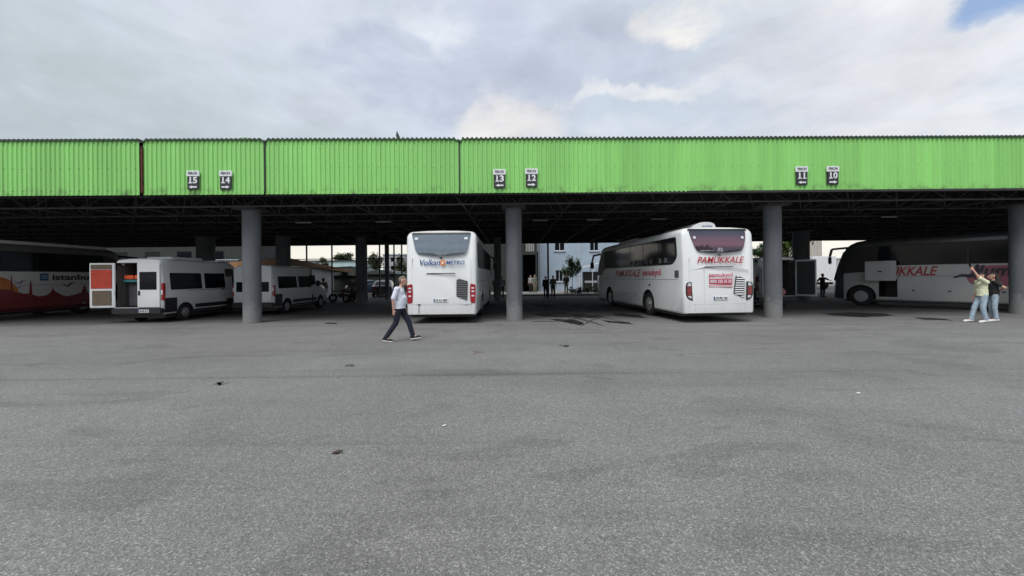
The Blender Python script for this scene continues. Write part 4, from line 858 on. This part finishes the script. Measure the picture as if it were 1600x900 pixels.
# parked dark cars and bench deep in the shade
def car(label, loc, rz, m):
    t = thing('parked_car', label, 'car', loc, rz, 'dark cars parked beyond the roof'); S_ = []
    for y, zt, i in ((0, .75, .12), (.1, .95, .04), (.5, 1.02, 0), (.9, 1.32, .02), (1.3, 1.44, .02), (2.4, 1.46, .02), (3.2, .98, 0), (4.0, .86, .03), (4.3, .62, .15)):
        S_.append(section(y, .25, zt, .88-i, taper=.2, zw=.85, H=1.46, r=.1))
    me = loft(S_); me.materials.append(m); me = boolean(me, [cutcyl(s*.6, s*1.1, y, .32, .37, M['black']) for s in (-1, 1) for y in (.85, 3.4)])
    link('body', me, None, t, True, 35)
    for s in (-1, 1):
        for y in (.85, 3.4): wheel(t, s*.78, y, .31, s, .2)
        b = B(); b.poly([(s*.80, 1.0, .95), (s*.80, 2.9, .95), (s*.70, 2.35, 1.36), (s*.70, 1.2, 1.36)], (-s*.0-.001*s, 0, .0)); b.o('side_window', M['glass'], t)
        B().b2((s*.60-.12, -.01, .72), (s*.60+.12, .12, .86), .02).o('tail_light', M['red'], t)
    b = B(); b.poly([(-.6, .44, 1.06), (.6, .44, 1.06), (.52, .86, 1.33), (-.52, .86, 1.33)], (0, -.02, .01)); b.o('rear_window', M['glass'], t)
    return t
car('dark grey car parked in the shade left of the walking man', (XA(596, 34), 34, 0), R(12), mat('dark_car_paint', (.03, .033, .04), .3, coat=.5))
car('dark blue car parked beyond the second white van', (XA(540, 38), 38, 0), R(-60), mat('dark_blue_car_paint', (.02, .03, .05), .3, coat=.5))

def motorbike(label, px, Y, rz):
    c = XA(px, Y); t = thing('motorcycle', label, 'motorcycle', (c, Y, 0), rz, 'motorcycles in the shade')
    for y in (0, 1.25):
        b = B(); bmesh.ops.create_cone(b.bm, cap_ends=True, segments=24, radius1=.3, radius2=.3, depth=.1, matrix=Matrix.Translation((0, y, .3)) @ Matrix.Rotation(R(90), 4, 'Y'))
        w_ = b.o('wheel', M['rubber'], t, True); B().cyl((-.07, y, .3), (.07, y, .3), .16, n=16).o('rim', M['rim'], w_)
    b = B(); b.cyl((0, 0, .3), (0, .5, .55), .04); b.cyl((0, .5, .55), (0, 1.0, .85), .05); b.b2((-.13, .35, .3), (.13, .8, .6), .04); b.o('frame', M['black'], t)
    B().b2((-.12, -.1, .72), (.12, .55, .82), .04).o('seat', M['black'], t); B().sph((0, .75, .82), .2, (.7, 1.2, .7)).o('fuel_tank', mat('dull_red_paint', (.15, .02, .02), .3), t, True)
    B().cyl((0, 1.25, .3), (0, 1.0, 1.0), .03).o('fork', M['chrome'], t); B().cyl((-.35, .95, 1.03), (.35, .95, 1.03), .02).o('handlebar', M['black'], t); B().sph((0, 1.12, .9), .09).o('headlight', M['clearlens'], t, True)
motorbike('motorcycle standing on the paving just right of the second white van', 520, 28, R(-70)); motorbike('motorcycle parked in front of the dark rear column left of the walking man', 541, 27, R(-100))
# ------------------------------------------------------------------ people
def rcone(bm, a, b, ra, rb, n=12, sx=1.0, sy=1.0, side=Vector((1, 0, 0))):
    a = Vector(a); b = Vector(b); d = b-a
    if d.length < 1e-6: d = Vector((0, 0, 1e-3)); b = a+d
    z = d.normalized(); x = (side-z*side.dot(z))
    if x.length < 1e-3: x = Vector((0, 1, 0))-z*z.y
    x.normalize(); y = z.cross(x); rings = []
    def ring(c, r): rings.append([bm.verts.new(c+(x*math.cos(t)*sx+y*math.sin(t)*sy)*r) for t in [2*math.pi*k/n for k in range(n)]])
    for k in (75, 45, 15): q = R(k); ring(a-z*ra*math.sin(q), ra*math.cos(q))
    for k in (15, 45, 75): q = R(k); ring(b+z*rb*math.sin(q), rb*math.cos(q))
    for p, q in zip(rings[:-1], rings[1:]):
        for i in range(n): bm.faces.new((p[i], p[(i+1) % n], q[(i+1) % n], q[i]))
    bm.faces.new(rings[0][::-1]); bm.faces.new(rings[-1])
def blobmesh(prims, vox, sm=4):
    bm = bmesh.new()
    for p in prims: rcone(bm, *p[:4], sx=p[4] if len(p) > 4 else 1, sy=p[5] if len(p) > 5 else 1)
    bmesh.ops.recalc_face_normals(bm, faces=bm.faces); me = bpy.data.meshes.new('p'); bm.to_mesh(me); bm.free()
    o = bpy.data.objects.new('tmp', me); COL.objects.link(o)
    r = o.modifiers.new('r', 'REMESH'); r.mode = 'VOXEL'; r.voxel_size = vox
    s = o.modifiers.new('s', 'SMOOTH'); s.factor = .5; s.iterations = sm
    out_ = evalmesh(o); bpy.data.objects.remove(o); return out_
def person(label, loc, rz, J=None, top='cgrey', legs='cblack', shoes='black', sole=None, hair='haird', H=1.75, vox=.02, belly=0, sleeves=.55, longhair=False, group=None, arm_down=True, skirt=False, wide=1.0):
    k = H/1.75
    j = dict(pel=(0, 0, .97), wst=(0, 0, 1.10), chs=(0, 0, 1.30), nek=(0, 0, 1.47), hed=(0, .025, 1.62), shL=(-.185, 0, 1.41), shR=(.185, 0, 1.41), elL=(-.235, -.03, 1.13), elR=(.235, -.03, 1.13), wrL=(-.24, .05, .88), wrR=(.24, .05, .88),
             hpL=(-.09, 0, .93), hpR=(.09, 0, .93), knL=(-.10, .02, .50), knR=(.10, .02, .50), anL=(-.10, -.02, .085), anR=(.10, -.02, .085), toL=(-.12, .15, .03), toR=(.12, .15, .03))
    if J: j.update(J)
    j = {a: Vector(b)*k for a, b in j.items()}
    t = thing('person', label, 'person', loc, rz, group)
    P = []
    he = j['hed']; fwd = Vector((0, 1, 0))
    P += [(he+Vector((0, -.012, .035))*k, he+Vector((0, .0, .03))*k, .094*k, .094*k), (he+Vector((0, .035, -.055))*k, he+Vector((0, .02, -.01))*k, .062*k, .085*k), (j['nek']-Vector((0, .0, .05)), he-Vector((0, .02, .05))*k, .062*k, .055*k)]
    P += [(he+Vector((0, .085, .025))*k, he+Vector((0, .112, -.018))*k, .012*k, .018*k)]
    for s in (-1, 1): P.append((he+Vector((s*.088, -.01, .02))*k, he+Vector((s*.092, -.015, -.03))*k, .018*k, .013*k, .5, 1))
    P += [(j['chs'], j['wst'], .135*k, .125*k, 1.2, .85), (j['wst'], j['pel'], .125*k, .13*k, 1.15, .9), (j['shL'], j['shR'], .06*k, .06*k)]
    for s in 'LR':
        P += [(j['sh'+s], j['el'+s], .052*k, .042*k), (j['el'+s], j['wr'+s], .042*k, .028*k), (j['hp'+s], j['kn'+s], .085*k, .058*k), (j['kn'+s], j['an'+s], .056*k, .040*k), (j['an'+s], j['to'+s], .045*k, .032*k)]
        d = (j['wr'+s]-j['el'+s]).normalized(); pal = j['wr'+s]+d*.06*k
        P.append((j['wr'+s]+d*.02*k, pal, .026*k, .034*k, .6, 1))
        sd = Vector((0, 1, 0)); sd = (sd-d*sd.dot(d)).normalized(); inn = Vector((1 if s == 'L' else -1, 0, 0))
        for q, (o_, l_) in enumerate(((.028, .062), (.010, .075), (-.010, .070), (-.028, .055))):
            m_ = pal+sd*o_*k+d*.03*k; e_ = m_+d*l_*.55*k; f_ = e_+(d*.6+inn*.55).normalized()*l_*.5*k
            P += [(m_, e_, .0095*k, .009*k), (e_, f_, .009*k, .008*k)]
        P.append((j['wr'+s]+d*.025*k+sd*.02*k, j['wr'+s]+(d*.07+sd*.058)*k, .013*k, .010*k))
    link('body', blobmesh(P, vox*.55 if vox < .015 else vox), M['skin'], t, True, 180)
    # clothes
    C = [(j['chs'], j['wst'], .152*k*wide, .145*k*wide, 1.2, .86), (j['wst'], j['pel']-Vector((0, 0, .01)), .150*k*wide, .150*k*wide, 1.18, .98), (j['shL'], j['shR'], .078*k, .078*k), (j['nek']-Vector((0, 0, .06)), j['nek']-Vector((0, 0, .05)), .075*k, .07*k)]
    if belly: C.append((j['wst']+Vector((0, .045+belly, .06)), j['wst']+Vector((0, .040+belly, -.045)), .132, .128, 1.2, 1)); C.append((j['pel']+Vector((0, .0, .05)), j['pel']+Vector((0, .012, -.065)), .157, .155, 1.2, 1)); C.append((j['pel']+Vector((0, .0, .06)), j['pel']-Vector((0, 0, .03)), .158, .158, 1.32, 1.02))
    for s in 'LR':
        C.append((j['sh'+s], j['sh'+s].lerp(j['el'+s], min(1, sleeves*1.7)), .072*k, .068*k))
        if sleeves > .9: C.append((j['el'+s], j['el'+s].lerp(j['wr'+s], .9), .058*k, .045*k))
    sm_ = blobmesh(C, vox)
    if sleeves < .9:      # straight hem
        bm = bmesh.new(); bm.from_mesh(sm_); bmesh.ops.bisect_plane(bm, geom=bm.verts[:]+bm.edges[:]+bm.faces[:], plane_co=(0, 0, j['pel'].z-.05*k), plane_no=(0, -.05, 1), clear_inner=True)
        bm.to_mesh(sm_); bm.free()
    link('shirt', sm_, M[top], t, True, 180)
    T = [(j['hpL']*.8+j['hpR']*.2, j['hpR']*.8+j['hpL']*.2, .108*k, .108*k), (j['pel']-Vector((0, 0, .02)), j['pel']-Vector((0, 0, .06)), .122*k, .122*k, 1.15, .95)]
    for s in 'LR': T += [(j['hp'+s], j['kn'+s], .099*k, .080*k), (j['kn'+s], j['an'+s].lerp(j['kn'+s], .06), .078*k, .066*k)]
    link('trousers', blobmesh(T, vox), M[legs], t, True, 180)
    for s in 'LR':
        F_ = [(j['an'+s]-Vector((0, .03, .02))*k, j['to'+s], .052*k, .042*k)]
        sh = link('shoe', blobmesh(F_, vox*.8, 2), M[shoes], t, True, 180)
        if sole:
            link('sole', blobmesh([(j['an'+s]+Vector((0, -.04, -.062))*k, j['to'+s]+Vector((0, .01, -.022))*k, .034*k, .034*k, 1.35, .7)], vox*.7, 2), M[sole], sh, True, 180)
    Hh = [(he+Vector((0, -.035, .045))*k, he+Vector((0, -.0, .066))*k, .096*k, .084*k), (he+Vector((0, -.05, 0))*k, he+Vector((0, -.04, -.04))*k, .075*k, .06*k)]
    if longhair: Hh += [(he+Vector((0, -.07, 0))*k, j['chs']+Vector((0, -.14, .04))*k, .085*k, .06*k)]
    link('hair', blobmesh(Hh, vox*.7, 2), M[hair], t, True, 180)
    if vox < .016:
        for s in (-1, 1): B().sph(he+Vector((s*.033, .087, .028))*k, .010*k, u=8, v=6).o('eye', M['textdark'], t, True)
        B().box(he+Vector((0, .092, -.055))*k, (.045*k, .012, .008)).o('mouth', M['textred'], t)
    return t
# man striding to the right
g = G(624, 533)
man = person('walking man in a pale lilac shirt and navy trousers, passing in front of a coach', (XA(624, 10.45), 10.45, 0), R(-90),
    dict(pel=(0, 0, .93), wst=(0, .02, 1.08), chs=(0, .0, 1.29), nek=(0, .03, 1.46), hed=(0, .10, 1.60), shL=(-.18, -.0, 1.39), shR=(.18, -.02, 1.39), elL=(-.23, .0, 1.12), wrL=(-.21, .08, .88), elR=(.25, -.10, 1.13), wrR=(.25, -.09, .87),
         hpL=(-.09, 0, .91), hpR=(.09, 0, .91), knL=(-.09, .21, .52), anL=(-.09, .33, .115), toL=(-.10, .50, .10), knR=(.09, -.08, .50), anR=(.09, -.36, .10), toR=(.10, -.20, .035)),
    top='lilac', legs='navy', shoes='cblack', sole='shoe_w', hair='hairg', vox=.012, belly=.004, wide=1.06, sleeves=.5)
# couple in jeans
gy = 13.2
w1 = person('person in a pale yellow top and jeans holding up a phone at arm\'s length', (XA(1534, gy), gy, 0), R(75),
    dict(elL=(-.22, .24, 1.58), wrL=(-.16, .33, 1.82), hed=(0, .03, 1.60), knR=(.08, .16, .50), anR=(.08, .26, .09), toR=(.09, .43, .035), knL=(-.10, .05, .50), anL=(-.12, -.02, .09), toL=(-.14, .16, .03)),
    top='lime', legs='jeans', shoes='shoe_w', hair='haird', vox=.012, H=1.68, sleeves=.5)
ph = B().box((0, 0, 0), (.075, .012, .15), bev=.005).o('phone', M['black']); ph.location = w1.matrix_world @ Vector((0, 0, 0))
mw = Matrix.Translation((XA(1534, gy), gy, 0)) @ Matrix.Rotation(R(75), 4, 'Z'); ph.location = mw @ Vector((-.13, .40, 1.93)); ph.rotation_euler = (R(-10), 0, R(75)); tag(ph, 'dark phone held up at the end of a raised arm', 'phone')
w2 = person('person in a black top and jeans standing close against the one with the phone', (XA(1552, gy+.25), gy+.25, 0), R(60),
    dict(elL=(-.30, -.16, 1.22), wrL=(-.12, -.12, 1.12), elR=(.22, .1, 1.15), wrR=(.15, .3, 1.1)), top='cblack', legs='jeans', shoes='shoe_w', hair='haird', vox=.012, H=1.66, sleeves=.3, longhair=True)
bgp = [(505, 25.5, 433, 482, 20, 'ckhaki', 'cgrey', 'person in dull clothes standing beside the nose of the second white van'),
       (852.5, 31.0, 0, 0, 160, 'cblack', 'cblack', 'person in black standing left of the thin post'), (864, 31.0, 0, 0, 190, 'cgreen', 'cblack', 'person in a dull green top standing right of the thin post'),
       (829, 38.6, 0, 0, 150, 'cwhite', 'cblack', 'person in a pale shirt in the dark doorway, left one'), (835.5, 38.2, 0, 0, 200, 'cgreen', 'ckhaki', 'person in greenish clothes in the dark doorway, right one'),
       (884.5, 34.5, 0, 0, 170, 'cblack', 'ckhaki', 'person in a black top standing by the small tree'), (1285, 28.0, 0, 0, 180, 'cblack', 'cblack', 'dark clothed person with arms spread in front of the white truck'),
       (567, 27.5, 0, 0, 80, 'cblack', 'ckhaki', 'person in pale trousers by the dark column left of the walking man'), (550, 28.5, 0, 0, 200, 'cgrey', 'cblack', 'person in grey standing among the motorcycles'),
       (784, 30.5, 0, 0, 170, 'cwhite', 'cblack', 'person in a pale top just left of the centre column'), (774, 31.5, 0, 0, 200, 'cgrey', 'cblack', 'person in grey between a coach and the slim dark rear column')]
for px, Y, _, _, a, tp, lg_, lb in bgp:
    J = dict(elL=(-.42, .0, 1.30), wrL=(-.62, .05, 1.22), elR=(.40, .05, 1.2), wrR=(.5, .2, 1.1)) if px == 1285 else (dict(anL=(-.1, .2, .09), toL=(-.1, .37, .03), knL=(-.1, .12, .5), anR=(.1, -.2, .12), toR=(.1, -.05, .03)) if px == 567 else None)
    z = .13 if Y > 33.6 and px > 780 else 0
    person(lb, (XA(px, Y), Y, z), R(a), J, top=tp, legs=lg_, shoes='cblack', vox=.022, H=1.68+.1*random.random(), sleeves=.55 if px != 852.5 else 1.0, group='people in the background')

# ------------------------------------------------------------------ beyond the roof
# pale blue two storey building
BY = 43.0; bx0, bx1 = XA(841, BY), 17.0
bb = thing('terminal_building', 'pale blue rendered building seen between the centre column and a coach', 'building', (0, BY, 0))
def bo(o): o.location = o.location-Vector((0, BY, 0)); return o
holes = []
wins = [(867, 883, 372, 392, 'u'), (922, 936, 372, 392, 'u'), (868, 880, 422.5, 440, 'l'), (948, 960, 420, 447, 'l')]
wl = B().b2((bx0, BY, 0), (bx1, BY+9, 9.2)).mesh(); wl.materials.append(M['bluewall'])
wb = []
for a, c, y0_, y1_, k in wins:
    x0_, x1_ = XA(a, BY), XA(c, BY); zt, zb_ = W(a, y0_, BY).z, W(a, y1_, BY).z; wb.append((x0_, x1_, zb_, zt))
    holes.append(cutbox((x0_, BY-.2, zb_), (x1_, BY+.25, zt), M['bluewall']))
wl = boolean(wl, holes); bo(link('wall', wl, None, bb))
for x0_, x1_, zb_, zt in wb:
    f = bo(B().b2((x0_+.02, BY+.12, zb_+.02), (x1_-.02, BY+.16, zt-.02)).o('window', M['glass'], bb))
    b = B(); 
    for x in (x0_+.03, (x0_+x1_)/2, x1_-.03): b.b2((x-.03, BY+.09, zb_), (x+.03, BY+.118, zt))
    b.b2((x0_, BY+.085, zb_), (x1_, BY+.115, zb_+.07)); fo = b.o('frame', M['trim'], f)
    s = B().b2((x0_-.12, BY-.12, zb_-.09), (x1_+.12, BY+.02, zb_-.002)).o('sill', M['trim'], f)
for x in (XA(905, BY), XA(845, BY)): bo(B().b2((x-.06, BY-.1, .1), (x+.06, BY-.003, 9)).o('downpipe', M['trim'], bb))
bo(B().b2((bx0-.2, BY-.25, 9.2), (bx1+.2, BY+9.2, 9.4)).o('parapet', M['trim'], bb))
# darker entrance wing left of it
en = thing('entrance_wing', 'dark entrance wing with an open doorway left of the pale blue building', 'building', (0, 40, 0))
def eo(o): o.location = o.location-Vector((0, 40, 0)); return o
ex0, ex1 = XA(752, 40), bx0-.3
wl = B().b2((ex0, 40, 0), (ex1, 48, 8)).mesh(); wl.materials.append(M['wall_d'])
wl = boolean(wl, [cutbox((XA(817, 40), 39.5, .13), (ex1-.15, 46, 3.9), M['black']), cutbox((XA(820, 40), 39.5, 4.2), (ex1-.2, 40.5, 6.3), M['black'])])
eo(link('wall', wl, None, en))
b = B(); 
for k in range(7): b.b2((XA(822, 40)+k*.19, 40.3, 4.25), (XA(822, 40)+k*.19+.10, 40.34, 5.6+.2*(k % 3)))
eo(b.o('pale_curtain', mat('pale_curtain_cloth', (.5, .5, .46), .9), en))
# thin post, gazebo, shrubs, tree
t = thing('post', 'thin dark blue post between the two standing people', 'post', (XA(856.5, 31.3), 31.3, 0)); B().cyl((0, 0, 0), (0, 0, 4.4), .075, n=12).o('shaft', mat('dark_blue_steel', (.02, .03, .07), .5), t, True); B().b2((-.15, -.15, 0), (.15, .15, .03)).o('foot_plate', M['steel'], t)
def tree(label, px, Y, h, rad, n, size, m, cz, tr_=.06, seed=1, name='tree', z0=0.0, clumps=12, group=None):
    x = XA(px, Y); t = thing(name, label, 'tree', (x, Y, z0), group=group); b = B(); rnd = random.Random(seed)
    b.cyl((0, 0, 0), (0, 0, cz), tr_, tr_*.5, n=10)
    for k in range(6):
        a = rnd.uniform(0, 6.28); q = rnd.uniform(.5, .95); b.cyl((0, 0, cz*q*.9), (math.cos(a)*rad[0]*.7, math.sin(a)*rad[1]*.7, cz+rad[2]*rnd.uniform(-.3, .6)), tr_*.4, tr_*.12, n=6)
    b.o('trunk', M['bark'], t, True); leaves('crown', m, t, (0, 0, cz), rad, n, size, clumps, seed); return t
tree('small young tree in front of the pale blue building', 894, 35.5, 3, (.85, .8, 1.15), 2000, .11, M['leaf'], 2.35, .035, 3, z0=.13, clumps=16)
tree('thin sapling left of the small tree', 882, 36.5, 2, (.35, .35, .5), 160, .09, M['leafd'], 2.1, .02, 4, z0=.13)
def shrub(label, px, Y, rad, n, seed, m='leafd', z0=.13):
    x = XA(px, Y); t = thing('shrub', label, 'shrub', (x, Y, z0), group='low shrubs by the pale blue building'); b = B()
    for k in range(5): b.cyl((0, 0, 0), (.3*math.cos(k*1.3)*rad[0], .3*math.sin(k*1.3), rad[2]*1.2), .015, .006, n=5)
    b.o('stem', M['bark'], t); leaves('foliage', M[m], t, (0, 0, rad[2]), rad, n, .07, 8, seed)
shrub('low green shrub just right of the person by the small tree', 893, 34.6, (.6, .5, .28), 350, 1, 'leaf'); shrub('round shrub below the small tree', 905, 34.8, (.6, .5, .50), 500, 2); shrub('shrub in front of the white frame stall', 918, 34.6, (.6, .5, .4), 500, 3, 'leaf'); shrub('low shrub right of the white frame stall', 934, 34.8, (.7, .5, .3), 400, 4)
g_ = thing('stall', 'small white framed stall with a dark cabinet by the pale blue building', 'stall', (XA(920, 37), 37, .13))
b = B()
for x in (-.85, .35, .95):
    for y in (0, 1.0): b.b2((x-.03, y-.03, 0), (x+.03, y+.03, 2.3))
b.o('frame', M['sign_w'], g_); b = B(); b.poly([(-1.1, -.2, 2.2), (1.2, -.2, 2.75), (1.2, -.2, 2.82), (-1.1, -.2, 2.27)], (0, 1.6, 0)); b.o('roof', M['sign_w'], g_)
B().b2((-.45, .2, 0), (.9, .9, 1.95), .02).o('cabinet', M['black'], g_); B().b2((-.35, .18, .9), (.8, .195, 1.1)).o('shelf_front', M['trim'], g_)
# left: white kiosk with brown fascia
kx = thing('kiosk', 'white walled kiosk with an orange-brown fascia behind the two vans', 'kiosk', (0, 30, 0))
def ko(o): o.location = o.location-Vector((0, 30, 0)); return o
cn = W(444, 402, 30); cn2 = W(553, 424, 44); lf = W(335, 411, 40)
def wallq(name, A, Bp, z0, z1, m, th=.12):
    b = B(); d = (Bp-A).normalized(); nrm = Vector((-d.y, d.x, 0))*th
    b.poly([(A.x, A.y, z0), (Bp.x, Bp.y, z0), (Bp.x, Bp.y, z1), (A.x, A.y, z1)], nrm); return ko(b.o(name, m, kx))
c0 = Vector((cn.x, 30, 0)); rp = Vector((cn2.x, 44, 0)); lp = Vector((lf.x, 40, 0)); zf = cn.z
rp2 = c0+(W(517, 430, 38)-Vector((0, 0, 0))-c0)*1.0; rp2.z = 0
rz_ = 2.36; rp = Vector((XA(555, 38), 38, 0))
b = B(); b.poly([(c0.x, c0.y, zf-.52), (rp.x, rp.y, rz_-.2), (rp.x, rp.y, rz_), (c0.x, c0.y, zf)], (.05, .12, 0)); ko(b.o('fascia', M['wood_shaded'], kx)); wallq('fascia', lp, c0, zf-.75, zf, M['wood'])
off = Vector((-.25, .5, 0)); b = B(); q2 = Vector((XA(517, 35.2), 35.5, 0)); b.poly([(c0.x+.1, c0.y+.3, 0), (q2.x, q2.y, 0), (q2.x, q2.y, 2.35), (c0.x+.1, c0.y+.3, zf-.53)], (.05, .15, 0)); ko(b.o('wall', M['wallw'], kx)); wallq('wall', lp+off, c0+off, 0, zf-.75, M['wallw'])
b = B(); b.poly([(c0.x, c0.y, zf-.03), (rp.x, rp.y, rz_-.03), (rp.x-5, rp.y+10, rz_-.03)], (0, 0, .03)); b.poly([(c0.x, c0.y, zf-.03), (rp.x-5, rp.y+10, rz_-.03), (lp.x, lp.y, zf-.03)], (0, 0, .03)); ko(b.o('roof', M['greenroof'], kx))
# far left dark building with balcony rails
fb = thing('far_building', 'dark building with balcony rails at the far left behind the coach and van', 'building', (-33, 50, 0))
B().b2((-26, 0, 0), (-1.2, 10, 11)).o('wall', M['wall_d'], fb)
for k in range(5):
    x = -22+k*4.1; f = B().b2((x, -.04, 3.8), (x+1.8, .02, 5.3)).o('window', M['glass'], fb); B().b2((x-.1, -.1, 3.7), (x+1.9, .0, 3.8)).o('sill', M['trim'], f)
b = B()
for k in range(70): b.b2((-25+k*.34, -1.0, 3.2), (-25+k*.34+.05, -.95, 4.1))
b.b2((-25.2, -1.05, 4.1), (-1.2, -.93, 4.18)); b.b2((-25.2, -1.0, 3.0), (-1.2, 0, 3.2)); b.o('balcony_rail', M['trim'], fb)
# steel screen frame at the back edge between columns
sc = thing('screen_frame', 'thin dark steel frame screen at the back of the roof behind the vans', 'screen frame', (0, 32.8, 0))
b = B()
for px in (452, 479.5, 519, 557, 573, 593.5, 616, 628): x = XA(px, 32.8); b.b2((x-.05, -.05, 0), (x+.05, .05, 4.5))
for py in (404.5, 418.5):
    z = W(540, py, 32.8).z; b.b2((XA(452, 32.8), -.03, z-.03), (XA(630, 32.8), .03, z+.03))
b.o('frame_bars', M['steel'], sc)
# dark low roofs, teal shed, far trees, far blocks
t = thing('shed', 'dark green low hip roofed shed beyond the roof', 'shed', (XA(545, 48), 48, 0), group='sheds beyond the roof')
B().b2((-2.6, 0, 0), (2.8, 5, 2.0)).o('wall', M['wall_d'], t); b = B(); b.poly([(-3.2, -.4, 2.0), (3.2, -.4, 2.0), (.4, -.4, 3.15), (-2.5, -.4, 3.0)], (0, 6, 0)); b.o('roof', M['greenroof'], t)
t = thing('shed', 'dark shed with a shallow arched roof left of the walking man', 'shed', (XA(594, 44), 44, 0), group='sheds beyond the roof')
B().b2((-1.5, 0, 0), (1.7, 5, 2.1)).o('wall', M['wall_d'], t); b = B(); b.poly([(-1.9+3.9*k/10, -.3, 2.1+.5*math.sin(math.pi*k/10)) for k in range(11)], (0, 5.5, 0)); b.o('roof', M['greenroof'], t)
t = thing('industrial_shed', 'long pale teal industrial shed on the horizon left of centre', 'shed', (XA(512, 85), 85, 0)); B().b2((-10, 0, 0), (6.5, 14, 5.4)).o('wall', M['teal'], t)
b = B(); [b.b2((x, -.08, 0), (x+.15, -.003, 5.4)) for x in (-7, -3.5, 0, 3)]; b.o('pilaster', M['trim'], t); B().b2((-10.3, -.3, 5.4), (6.8, 14.3, 5.6)).o('roof', M['greenroof'], t)
t = thing('far_block', 'grey apartment block left of the coach with blue lettering', 'building', (XA(613, 95), 95, 0)); B().b2((-2.2, 0, 0), (3, 9, 7.2)).o('wall', mat('grey_render', (.35, .36, .38), .85), t)
for k in range(3):
    for z in (1.5, 3.6, 5.6): B().b2((-1.7+k*1.4, -.04, z), (-1.0+k*1.4, .0, z+1.0)).o('window', M['glass'], t)
B().b2((-2.4, -.2, 7.2), (3.2, 9, 7.45)).o('roof', M['trim'], t)
t = thing('far_tower', 'beige tower block beyond the roof at right', 'building', (XA(1276, 70), 70, 0)); B().b2((-1.2, 0, 0), (1.0, 4, 12)).o('wall', M['beige'], t); b = B(); [b.b2((-.9+.6*k, -.08, 0), (-.78+.6*k, -.003, 12)) for k in range(3)]; b.o('pilaster', M['trim'], t)
t = thing('boundary_wall', 'long white boundary wall behind the right-hand van', 'wall', (XA(1300, 54), 54, 0)); B().b2((-6, 0, 0), (20, .3, 3.7)).o('wall_panel', M['wallw'], t); B().b2((-6.1, -.08, 3.7), (20.1, .38, 3.8)).o('coping', M['trim'], t)
for px, Y, cz, rad, n, sz, m_, lb, sd_ in ((536, 102, 6.3, (3.0, 2, 1.7), 5000, .26, 'leafd', 'low tree on the horizon behind the thin steel screen, left one', 11), (588, 75, 4.6, (1.5, 1.5, 1.7), 3200, .20, 'leafd', 'tree on the horizon left of the walking man', 12),
                                           (1231, 38, 4.6, (1.9, 1.8, 1.9), 6000, .14, 'leaf2', 'bright green leafy tree right of the red lettered coach', 13), (1188, 46, 4.3, (1.2, 1.2, 1.0), 2400, .13, 'leaf', 'small tree in the gap between the red lettered coach and the column', 14),
                                           (627, 58, 3.2, (1.0, 1.3, 1.5), 2400, .18, 'leafd', 'tree just left of the coach with blue lettering', 15), (507, 75, 4.6, (1.2, 1.2, 1.0), 700, .2, 'leafd', 'tiny tree on the horizon above the kiosk roof', 16)):
    tree(lb, px, Y, 5, rad, n, sz, M[m_], cz, .14, sd_, group='trees beyond the roof')
tag(leaves('tree_line', M['leafd'], None, (0, -38, 4.4), (75, 3, 4.2), 16000, .55, 150, 31), 'long row of trees across the yard, mirrored in the coach windows', 'trees', kind='stuff')
# planted strip under far scene so the horizon is closed by vegetation
t = tag(leaves('hedge', M['leafd'], None, (XA(575, 60), 60, 1.0), (16, 1.2, .9), 7000, .16, 120, 21), 'dull green far hedge growing along the horizon', 'hedge', kind='stuff')
t = tag(leaves('hedge', M['leafd'], None, (XA(1250, 56), 56, 1.6), (14, 1.2, 1.5), 7000, .16, 100, 22), 'dull green hedge behind the white boundary wall', 'hedge', kind='stuff')
# small litter
lf_ = B().poly([(-.05, -.02, 0), (0, -.035, .01), (.06, 0, .02), (.01, .03, .015), (-.04, .02, .0)], (0, 0, .003)).o('fallen_leaf', mat('dry_leaf', (.06, .035, .02), .8)); lf_.location = G(527, 708)+Vector((0, 0, .006)); tag(lf_, 'small dark dry leaf lying on the open asphalt', 'leaf')
lf_ = B().poly([(-.025, -.015, 0), (.015, -.02, .008), (.025, .012, .01), (-.015, .02, .0)], (0, 0, .003)).o('paper_scrap', M['sign_w']); lf_.location = G(694, 666)+Vector((0, 0, .006)); tag(lf_, 'small pale paper scrap left of centre on the open asphalt', 'litter')
lf_ = B().poly([(-.025, -.015, 0), (.015, -.02, .008), (.025, .012, .01), (-.015, .02, .0)], (0, 0, .003)).o('paper_scrap', M['sign_w']); lf_.location = G(1341, 615)+Vector((0, 0, .006)); tag(lf_, 'tiny white paper scrap on the asphalt at right', 'litter')
